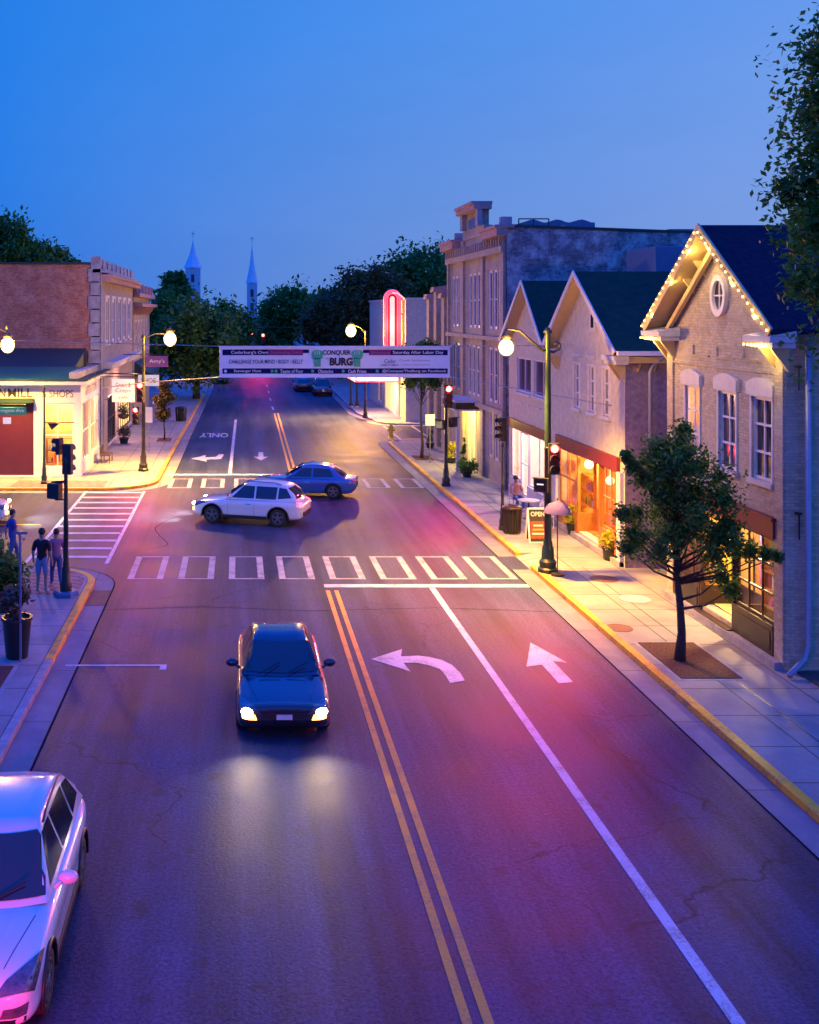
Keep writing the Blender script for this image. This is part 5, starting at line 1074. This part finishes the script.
# ------------------------------------------------------------------ vehicles
def loft(rings, caps=True):
    n = len(rings[0]); mb = MB(); mb.v = [tuple(p) for r in rings for p in r]; mb.f = [(i*n+k, i*n+(k+1)%n, (i+1)*n+(k+1)%n, (i+1)*n+k) for i in range(len(rings)-1) for k in range(n)]
    if caps: mb.f += [tuple(range(n))[::-1], tuple(range((len(rings)-1)*n, len(rings)*n))]
    mb.fm = [0]*len(mb.f); return mb
def bake(o):      # apply modifiers
    bpy.context.view_layer.update(); me = bpy.data.meshes.new_from_object(o.evaluated_get(bpy.context.evaluated_depsgraph_get())); o.modifiers.clear(); old = o.data; o.data = me; return o
def patch(bvh, poly, dirn, org, name, m, parent, off=.006, nu=10, nv=5):
    # a panel lying on the body: quad in the plane across dirn, projected onto the surface
    P = [Vector(p) for p in poly]; vs = []; d = Vector(dirn).normalized()
    for j in range(nv+1):
        for i in range(nu+1):
            a = P[0].lerp(P[1], i/nu); b = P[3].lerp(P[2], i/nu); q = a.lerp(b, j/nv)
            h = bvh.ray_cast(q-d*2.5, d, 6)
            ok = h[0] is not None and h[1].dot(d) < -.12 and (abs(P[0].x) < 2.5 or abs(h[0].x) > 1.2)
            vs.append(h[0]-d*off if ok else None)
    fs = [(j*(nu+1)+i, j*(nu+1)+i+1, (j+1)*(nu+1)+i+1, (j+1)*(nu+1)+i) for j in range(nv) for i in range(nu)]
    fs = [f for f in fs if all(vs[k] is not None for k in f)]; us = sorted({k for f in fs for k in f}); mp = {k: i for i, k in enumerate(us)}
    mb = MB(); mb.add([vs[k] for k in us], [tuple(mp[k] for k in f) for f in fs])
    if not fs: return None
    return mb.build(name, m, parent, True, fix=False)
def car(label, paint_, loc, rot, heads=False, tails=False, suv=True, cat='car', group=None, detail=True, dirt=None):
    t = thing('parked_car' if group != 'm' else 'car', (0, 0, 0), label, cat, None)
    z1 = 1.0 if suv else .88; top = 1.61 if suv else 1.42; g = .24 if suv else .18
    st = [(2.24,.60,.66,.42),(2.20,.74,.76,.34),(2.08,.86,z1-.18,g+.06),(1.85,.905,z1-.12,g),(1.35,.925,z1-.06,g),(.95,.925,z1-.01,g),(.4,.92,z1,g),(-.4,.92,z1,g),(-1.0,.92,z1+.01,g),(-1.4,.925,z1+.02,g),(-1.85,.90,z1+.02,g),(-2.1,.85,z1-.02,g+.06),(-2.2,.76,.86,.36),(-2.24,.62,.80,.46)]
    rings = []
    for x, w_, zt, zb in st:
        h = zt-zb
        half = [(0, zt), (.5*w_, zt-.008), (.82*w_, zt-.035), (.955*w_, zt-.10*h), (w_*1.0, zt-.30*h), (w_*.985, zt-.5*h), (w_, zt-.72*h), (.97*w_, zt-.9*h), (.88*w_, zb), (0, zb)]
        rings.append([(x, y, z) for y, z in half]+[(x, -y, z) for y, z in half[-2:0:-1]])
    bo = loft(rings).build('body', M[paint_], t, True); s_ = bo.modifiers.new('s', 'SUBSURF'); s_.levels = 2; s_.render_levels = 2; bake(bo)
    bm = bmesh.new(); bm.from_mesh(bo.data); bvh = BVHTree.FromBMesh(bm); bm.free()
    AX = (1.36, -1.28); wr = .345 if suv else .32
    cut = MB()
    for ax in AX:
        for sgn_ in (-1, 1): cut.lathe([(wr+.055, 0.0), (wr+.055, .5)] if sgn_ > 0 else [(wr+.055, -.5), (wr+.055, 0)], (ax, sgn_*.62, wr), 28, 'y')
    co_ = cut.build('cut', M['blackp']); 
    bmod = bo.modifiers.new('b', 'BOOLEAN'); bmod.operation = 'DIFFERENCE'; bmod.object = co_; bmod.solver = 'EXACT'; bmod.material_mode = 'TRANSFER'; bake(bo); bpy.data.objects.remove(co_)
    bo.data.polygons.foreach_set('use_smooth', [True]*len(bo.data.polygons)); bo.data.set_sharp_from_angle(angle=R(40))
    # cabin
    def yw(z): k = (z-z1)/(top-z1); return .80-.17*k-.07*k*k
    sd = [(1.02, z1-.03), (.62, z1+.26), (.22, top-.06), (-.1, top-.01), (-.6, top), (-1.2, top-.03), (-1.62, top-.12), (-1.95, z1+.22), (-2.08, z1-.03)] if suv else [(1.0, z1-.03), (.55, z1+.27), (.15, top-.05), (-.2, top), (-.7, top-.01), (-1.1, top-.08), (-1.55, z1+.22), (-1.85, z1-.03)]
    rings = []
    for s2 in (1, .97, .90, .6, .3, 0, -.3, -.6, -.90, -.97, -1):
        k = abs(s2); rings.append([(x-(.16*k*k if x > .1 else (-.10*k*k if x < -1.5 else 0)), s2*yw(z), z-(.03 if (z > z1+.2 and k > .9) else 0)-(.05 if k == 1 and z > z1+.2 else 0)) for x, z in sd])
    cabm = loft(rings).build('roof', M[paint_], t, True); cabm.data.set_sharp_from_angle(angle=R(50))
    bm = bmesh.new(); bm.from_mesh(cabm.data); cb = BVHTree.FromBMesh(bm); bm.free()
    def P(x, z, s2, o=.0): return (x, s2*(yw(z)+o), z)
    zs = z1+.03; zh = top-.13
    sideT = [((.60, zs), (-.30, zs), (-.30, zh), (.14, zh)), ((-.37, zs), (-1.18, zs), (-1.20, zh-.01), (-.37, zh)), ((-1.25, zs+.02), (-1.78, zs+.08), (-1.56, zh-.05), (-1.27, zh-.02))] if suv else [((.55, zs), (-.30, zs), (-.30, zh), (.10, zh)), ((-.37, zs), (-1.30, zs+.03), (-1.08, zh-.02), (-.37, zh))]
    for s2 in (1, -1):
        for q in sideT: patch(cb, [(x, s2*2, z) for x, z in q], (0, -s2, 0), None, 'side_window', M['darkglass'], t, .008)
        mb = MB(); mb.tube([(.64, s2*.84, z1+.03), (.60, s2*.93, z1+.09)], .03, 6).ball((.56, s2*1.0, z1+.12), .12, 14, (.62, 1.1, .72)); mb.build('mirror', M[paint_], t, True)
        patch(bvh, [(.0, s2*2, z1-.2), (-.22, s2*2, z1-.2), (-.22, s2*2, z1-.16), (.0, s2*2, z1-.16)], (0, -s2, 0), None, 'door_handle', M['chrome' if detail else paint_], t, .02, 3, 1)
        for xx in (.72, -.335, -1.05): patch(bvh, [(xx, s2*2, .36), (xx+.008, s2*2, .36), (xx+.008, s2*2, z1-.05), (xx, s2*2, z1-.05)], (0, -s2, 0), None, 'door_gap', M['blackp'], t, .003, 1, 8)
        if suv:
            mb = MB(); mb.tube([(.1, s2*.60, top-.02), (-.1, s2*.60, top+.045), (-1.1, s2*.58, top+.03), (-1.35, s2*.575, top-.04)], .016, 6); mb.build('roof_rail', M['blackp'], t, True)
            for xx, r0 in ((AX[0], 0), (AX[1], 0)):
                mb = MB(); k = 18; vs = []
                for i in range(k+1):
                    th = math.pi*(-.06+1.12*i/k); 
                    for rr, dy in ((wr+.05, .0), (wr+.055, .035), (wr+.10, .03), (wr+.105, -.02)): vs.append((xx+rr*math.cos(th), s2*(.905+dy), wr+rr*math.sin(th)))
                mb.add(vs, [(i*4+a, i*4+(a+1)%4, i*4+4+(a+1)%4, i*4+4+a) for i in range(k) for a in range(4)]); mb.build('wheel_arch', M['blackp'], t, True)
            mb = MB(); mb.box(-.88,.95,s2*.86 if s2 > 0 else -.935,.935 if s2 > 0 else -.86,g+.02,g+.15); mb.build('side_sill', M['blackp'], t, bevel=.02)
        hl = patch(bvh, [(2.22, s2*.42, z1-.34), (2.06, s2*.885, z1-.33), (1.58, s2*.915, z1-.13), (2.10, s2*.56, z1-.20)], (-.75, -s2*.35, -.55), None, 'headlight', M['headoff'], t, .014, 24, 10)
        hh = bvh.ray_cast(Vector((3, s2*.70, z1-.27)), Vector((-1, 0, 0)), 5)[0]
        if heads: MB().ball((hh.x-.005, s2*.70, z1-.27), .085, 12, (.8, 1.5, .8)).build('lit_lens', M['head'], hl, True)
        patch(bvh, [(3, s2*.52, .46), (3, s2*.80, .46), (3, s2*.82, .58), (3, s2*.56, .56)], (-1, 0, 0), None, 'fog_light', M['amber'] if heads else M['headoff'], t, .014, 4, 3)
        patch(bvh, [(-3, s2*.50, .80), (-3, s2*.88, .78), (-3, s2*.90, z1-.05), (-3, s2*.56, z1-.07)], (1, 0, 0), None, 'tail_light', M['tail'] if tails else M['tailoff'], t, .012, 8, 4)
    wsx = [(x, z) for x, z in sd[:3]]
    def screen(a, b, ya, yb, nm):
        vs = []; k = 16
        for j in range(5):
            f = j/4; x = a[0]+(b[0]-a[0])*f; z = a[1]+(b[1]-a[1])*f; wy = ya+(yb-ya)*f
            for i in range(k+1): vs.append((x, -wy+2*wy*i/k, z))
        d = Vector((-1, 0, 0)) if a[0] > 0 else Vector((1, 0, 0)); out = []
        for v in vs:
            h = cb.ray_cast(Vector(v)-d*2, d, 5); out.append(h[0]-d*.02 if h[0] is not None else Vector(v))
        mb = MB(); mb.add(out, [(j*(k+1)+i, j*(k+1)+i+1, (j+1)*(k+1)+i+1, (j+1)*(k+1)+i) for j in range(4) for i in range(k)]); return mb.build(nm, M['darkglass'], t, True, fix=False)
    ws = screen((1, z1+.03), (.3, top-.09), .765, .615, 'windscreen'); screen((-2, z1+.08), (-1.6, top-.15), .66, .54, 'rear_window')
    if detail:
        for yy in (-.45, .1): MB().tube([(1.0, yy, z1+.04), (.78, yy+.42, z1+.19)], .012, 5).build('wiper', M['blackp'], t)
    patch(bvh, [(3, -.42, .50), (3, .42, .50), (3, .46, z1-.28), (3, -.46, z1-.28)], (-1, 0, 0), None, 'grille', M['blackp'], t, .01, 10, 5)
    patch(bvh, [(3, -.16, z1-.37), (3, .16, z1-.37), (3, .16, z1-.35), (3, -.16, z1-.35)], (-1, 0, 0), None, 'grille_bar', M['chrome'], t, .018, 4, 1)
    patch(bvh, [(3, -.15, .47), (3, .15, .47), (3, .15, .57), (3, -.15, .57)], (-1, 0, 0), None, 'number_plate', M['g1'], t, .022, 3, 2)
    patch(bvh, [(3, -.78, .33), (3, .78, .33), (3, .80, .44), (3, -.80, .44)], (-1, 0, 0), None, 'bumper_trim', M['blackp'], t, .012, 12, 2)
    patch(bvh, [(-3, -.78, .36), (-3, .78, .36), (-3, .80, .58), (-3, -.80, .58)], (1, 0, 0), None, 'bumper_trim', M['blackp'], t, .012, 12, 2)
    for s2 in (1, -1):
        patch(bvh, [(1.95, s2*.50, 3), (1.95, s2*.51, 3), (1.08, s2*.70, 3), (1.08, s2*.69, 3)], (0, 0, -1), None, 'bonnet_gap', M['blackp'], t, .003, 1, 12)
        if suv: patch(bvh, [(1.9, s2*.30, 3), (1.9, s2*.305, 3), (1.1, s2*.42, 3), (1.1, s2*.415, 3)], (0, 0, -1), None, 'bonnet_crease', M[paint_], t, .006, 1, 12)
    for ax in AX:
        for s2 in (1, -1):
            ty = MB().lathe([(wr*.66, -.10), (wr*.9, -.115), (wr*.985, -.09), (wr, -.04), (wr, .04), (wr*.985, .09), (wr*.9, .115), (wr*.66, .10)], (ax, s2*.80, wr), 28, 'y'); 
            wh = ty.build('wheel', M['rubber'], t, True)
            rm = MB(); yo = s2*.895; rm.lathe([(wr*.67, -.005), (wr*.67, .012), (wr*.60, .012), (wr*.60, -.005)], (ax, yo, wr), 24, 'y')
            for k in range(5):
                th = 2*math.pi*k/5+.3; d = Vector((math.cos(th), 0, math.sin(th))); e = Vector((-d.z, 0, d.x)); rm.obox(Vector((ax, yo, wr))+d*wr*.34, d*wr*.32, e*.032, (0, .012, 0))
            rm.lathe([(wr*.16, -.012), (wr*.14, .02)], (ax, yo, wr), 12, 'y'); rm.build('rim', M['rim'], wh); MB().lathe([(wr*.62, -.01), (wr*.62, .0)], (ax, yo-s2*.05, wr), 20, 'y').build('brake_disc', M['blackp'], wh)
    t.location = loc; t.rotation_euler = (0, 0, rot)
    if heads:
        mt = Matrix.Translation(Vector(loc)) @ Matrix.Rotation(rot, 4, 'Z')
        for s2 in (1, -1):
            p = mt @ Vector((2.32, s2*.68, .72)); d = mt.to_3x3() @ Vector((1, 0, -.34))
            light('headlamp_beam', 'SPOT', p, heads, (1,.72,.42), .07, rot=aim(d), spot=95, blend=1.)
    return t
car('white crossover with black wheel arches parked at the left curb nearest the viewer', 'carwhite', (-3.13, 13.72, 0), R(-90))
car('dark blue car with lit headlights driving towards the viewer in the left lane', 'cardark', (.88, 22.15, 0), R(-90), heads=200, suv=False, group='m')
car('white car turning left across the junction with lit headlights', 'carwhite', (.55, 41.2, 0), R(163), heads=900, tails=True, group='m')
car('blue car crossing the junction just ahead of the far stop line', 'carblue', (3.1, 47.2, 0), R(168), heads=150, suv=False, group='m')
car('white car with lit headlights waiting in the side street at the left edge', 'carwhite', (-11.1, 40.6, 0), R(8), heads=700, group='m')
car('unseen car added so its brake lights redden the white crossover', 'cargrey', (-3.1, 5.9, 0), R(-90), tails=True, suv=False, detail=False)  # out-of-view car, added as a source for the pink cast
for s2 in (-1, 1): light('added_brake_glow', 'SPOT', (-3.1+s2*.7, 8.25, .82), 700, (1,.02,.14), .12, rot=aim((0,1,-.08)), spot=150, blend=.8)  # red spots added behind the unseen car to tint the crossover's nose
q = G(220,384); car('dark car coming up the left lane below the left end of the banner', 'cargrey', (q.x, q.y+2, 0), R(-90), suv=False, group='m', detail=False)
q = G(304,392); car('dark car driving away under the banner ahead of another dark car', 'cargrey', (q.x, q.y+2, 0), R(90), tails=False, suv=False, group='m', detail=False)
q = G(315,394); car('dark red car parked along the right curb beyond the side street', 'carred', (q.x+.6, q.y-1, 0), R(-90), suv=True, detail=False)
q = G(333,391); 
for i, (px, Y) in enumerate(((247, 190), (262, 215))):
    car(['distant car with red tail lights at the end of the street, the left one', 'distant car with red tail lights at the end of the street, the right one'][i], 'cardark', ((px-VX)*Y/F, Y, .12), R(90), tails=True, suv=True, group='m', detail=False)

# ------------------------------------------------------------------ people
def skinbody(verts, edges, radii, name, mats, parent, assign, levels=2):
    me = bpy.data.meshes.new(name); me.from_pydata(verts, edges, []); o = bpy.data.objects.new(name, me); col.objects.link(o)
    sm = o.modifiers.new('skin', 'SKIN'); sm.use_smooth_shade = True; sm.branch_smoothing = .3
    for i, r in enumerate(radii): me.skin_vertices[0].data[i].radius = (r, r) if not isinstance(r, tuple) else r
    me.skin_vertices[0].data[0].use_root = True
    s_ = o.modifiers.new('sub', 'SUBSURF'); s_.levels = levels; s_.render_levels = levels; bake(o)
    for m in mats: o.data.materials.append(M[m])
    o.data.polygons.foreach_set('use_smooth', [True]*len(o.data.polygons)); o.parent = parent
    return o
def person(label, loc, rot, pose='stand', shirt='maroontee', legs='jean', hairm='hair', long_legs=True, seed=0, h=1.75, sleeve=.5, lhand=None):
    t = thing('person', (0, 0, 0), label, 'person'); k = h/1.75
    J = dict(pel=(0,0,.95), wai=(0,.0,1.08), che=(0,.0,1.30), sho=(0,.01,1.44), nec=(0,.0,1.52), hd0=(0,-.01,1.60), hd1=(0,-.015,1.70))
    for s_, n in ((1, 'L'), (-1, 'R')):
        J['shd'+n] = (s_*.19, .01, 1.42); J['hip'+n] = (s_*.10, 0, .90)
        if pose == 'stand':
            J['elb'+n] = (s_*.25, .03, 1.14); J['wri'+n] = (s_*.27, -.06, .90); J['pal'+n] = (s_*.27, -.08, .82)
            J['kne'+n] = (s_*.11, -.02, .49); J['ank'+n] = (s_*.12, .02, .09); J['toe'+n] = (s_*.14, -.16, .05)
        elif pose == 'walk':
            f = s_*.2; J['elb'+n] = (s_*.25, .06+f*.5, 1.15); J['wri'+n] = (s_*.27, -.04+f*.9, .93); J['pal'+n] = (s_*.27, -.07+f, .86)
            J['kne'+n] = (s_*.10, -.06-f*.6, .50); J['ank'+n] = (s_*.10, .04-f*1.3, .09 if s_ > 0 else .13); J['toe'+n] = (s_*.11, -.13-f*1.3, .05 if s_ > 0 else .07)
        else:
            J['elb'+n] = (s_*.26, -.10, 1.16); J['wri'+n] = (s_*.18, -.34, 1.10); J['pal'+n] = (s_*.15, -.41, 1.10)
            J['hip'+n] = (s_*.10, -.02, .93); J['kne'+n] = (s_*.13, -.43, .95); J['ank'+n] = (s_*.13, -.40, .52); J['toe'+n] = (s_*.14, -.56, .48)
    dz = 0
    if pose == 'sit': dz = -.43
    rad = dict(pel=.125, wai=.12, che=(.16,.12), sho=.11, nec=.055, hd0=.085, hd1=.09)
    for n in 'LR': rad.update({'shd'+n: .062, 'elb'+n: .043, 'wri'+n: .028, 'pal'+n: .036, 'hip'+n: .098, 'kne'+n: .060, 'ank'+n: .038, 'toe'+n: .035})
    keys = list(J); idx = {a: i for i, a in enumerate(keys)}
    E = [('pel','wai'),('wai','che'),('che','sho'),('sho','nec'),('nec','hd0'),('hd0','hd1')]
    for n in 'LR': E += [('sho','shd'+n),('shd'+n,'elb'+n),('elb'+n,'wri'+n),('wri'+n,'pal'+n),('pel','hip'+n),('hip'+n,'kne'+n),('kne'+n,'ank'+n),('ank'+n,'toe'+n)]
    V = [Vector(J[a])+Vector((0,0,dz)) for a in keys]
    o = skinbody(V, [(idx[a], idx[b]) for a, b in E], [rad[a] for a in keys], 'body', ['skin'], t, None)
    # fingers joined to the hands
    fb = MB()
    for n, s_ in (('L', 1), ('R', -1)):
        p = V[idx['pal'+n]]; w0 = V[idx['wri'+n]]; d = (p-w0).normalized(); sx_ = Vector((0, 1, 0)) if abs(d.z) > .7 else Vector((1, 0, 0)); curl = Vector((-s_*.3, -.2, 0))
        for f in range(4):
            q = p+sx_*(-.026+.018*f)+d*.02; L_ = (.065,.075,.07,.055)[f]; fb.tube([q, q+d*L_*.55, q+d*L_*.95+curl*.03], [.0095,.0085,.006], 6)
        q = p-sx_*.03-d*.015; fb.tube([q, q-sx_*.02+d*.03, q-sx_*.02+d*.06], [.011,.010,.007], 6)
    bm = bmesh.new(); bm.from_mesh(o.data); me2 = fb.mesh('f', M['skin'], (0,0,0), True); bm.from_mesh(me2); bm.to_mesh(o.data); bm.free(); o.data.polygons.foreach_set('use_smooth', [True]*len(o.data.polygons))
    segs = [(V[idx[a]], V[idx[b]], a, b) for a, b in E]
    def near(p):
        best = None
        for A, B, a, b in segs:
            ab = B-A; tt = max(0, min(1, (p-A).dot(ab)/ab.length_squared)); d = (p-(A+ab*tt)).length
            if best is None or d < best[0]: best = (d, a, b, tt)
        return best
    me = o.data; groups = {'shirt': [], 'trousers': [], 'shoe': []}
    for pl in me.polygons:
        _, a, b, tt = near(pl.center)
        if a in ('pel','wai','che','sho') and b not in ('nec',) and b[:3] != 'hip' or (b[:3] == 'elb' and tt < sleeve*1.6): groups['shirt'].append(pl.index)
        elif b[:3] == 'hip' or (b[:3] == 'kne' and (long_legs or tt < .85)) or (b[:3] == 'ank' and long_legs and tt < .9): groups['trousers'].append(pl.index)
        elif b[:3] == 'toe' or (b[:3] == 'ank' and tt > .93): groups['shoe'].append(pl.index)
    me.calc_loop_triangles()
    nrm = [v.normal.copy() for v in me.vertices]
    for g, (mm, of) in {'shirt': (shirt, .016), 'trousers': (legs, .013), 'shoe': ('shoe', .012)}.items():
        mp = {}; vs = []; fs = []
        for i in groups[g]:
            f = []
            for v in me.polygons[i].vertices:
                if v not in mp: mp[v] = len(vs); vs.append(me.vertices[v].co+nrm[v]*of)
                f.append(mp[v])
            fs.append(f)
        if fs: mb = MB(); mb.add(vs, fs); mb.build(g, M[mm], t, True, fix=False)
    hc = V[idx['hd1']]; hr = MB().ball(hc+Vector((0,.018,.03)), .108, 14, (.93, 1.02, 1.0)); hr.v = [(x, y, z if not (y < hc.y-.03 and z < hc.z+.03) else max(z, hc.z+.035)) for x, y, z in hr.v]; hr.build('hair', M[hairm], t, True)
    for s_ in (1, -1):
        MB().ball(hc+Vector((s_*.032, -.088, -.015)), .010, 8).build('eye', M['blackp'], t, True); MB().ball(hc+Vector((s_*.092, .0, -.03)), .024, 8, (.4, .8, 1.2)).build('ear', M['skin'], t, True)
    MB().ball(hc+Vector((0, -.10, -.04)), .016, 8, (.8, 1, 1.3)).build('nose', M['skin'], t, True); MB().ball(hc+Vector((0, -.085, -.085)), .02, 8, (1.2, .5, .35)).build('mouth', M['redtrim'], t, True)
    t.location = loc; t.rotation_euler = (0, 0, rot); t.scale = (k, k, k); return t
person('person in a dark maroon tee and pale shorts at the corner, left of the pole', (-5.62, 30.1, .136), R(170), 'stand', 'maroontee', 'paleblue', long_legs=False, h=1.8)
person('person in a mauve top and blue jeans stepping off beside the near signal pole', (-5.32, 30.75, .136), R(200), 'walk', 'mauve', 'jean', h=1.66)
person('person in a purple top at the left edge behind the bushy planter', (-7.35, 34.2, 0), R(120), 'walk', 'purplecloth', 'jean', h=1.7)
person('person in a pink checked shirt seated on the left cafe chair', (11.35, 42.9, .13), R(100-180+90), 'sit', 'pinkshirt', 'jean', h=1.75)
person('person in white clothes seated at the right of the cafe table', (11.5, 39.2, .13), R(-70), 'sit', 'whitecloth', 'whitecloth', h=1.75)
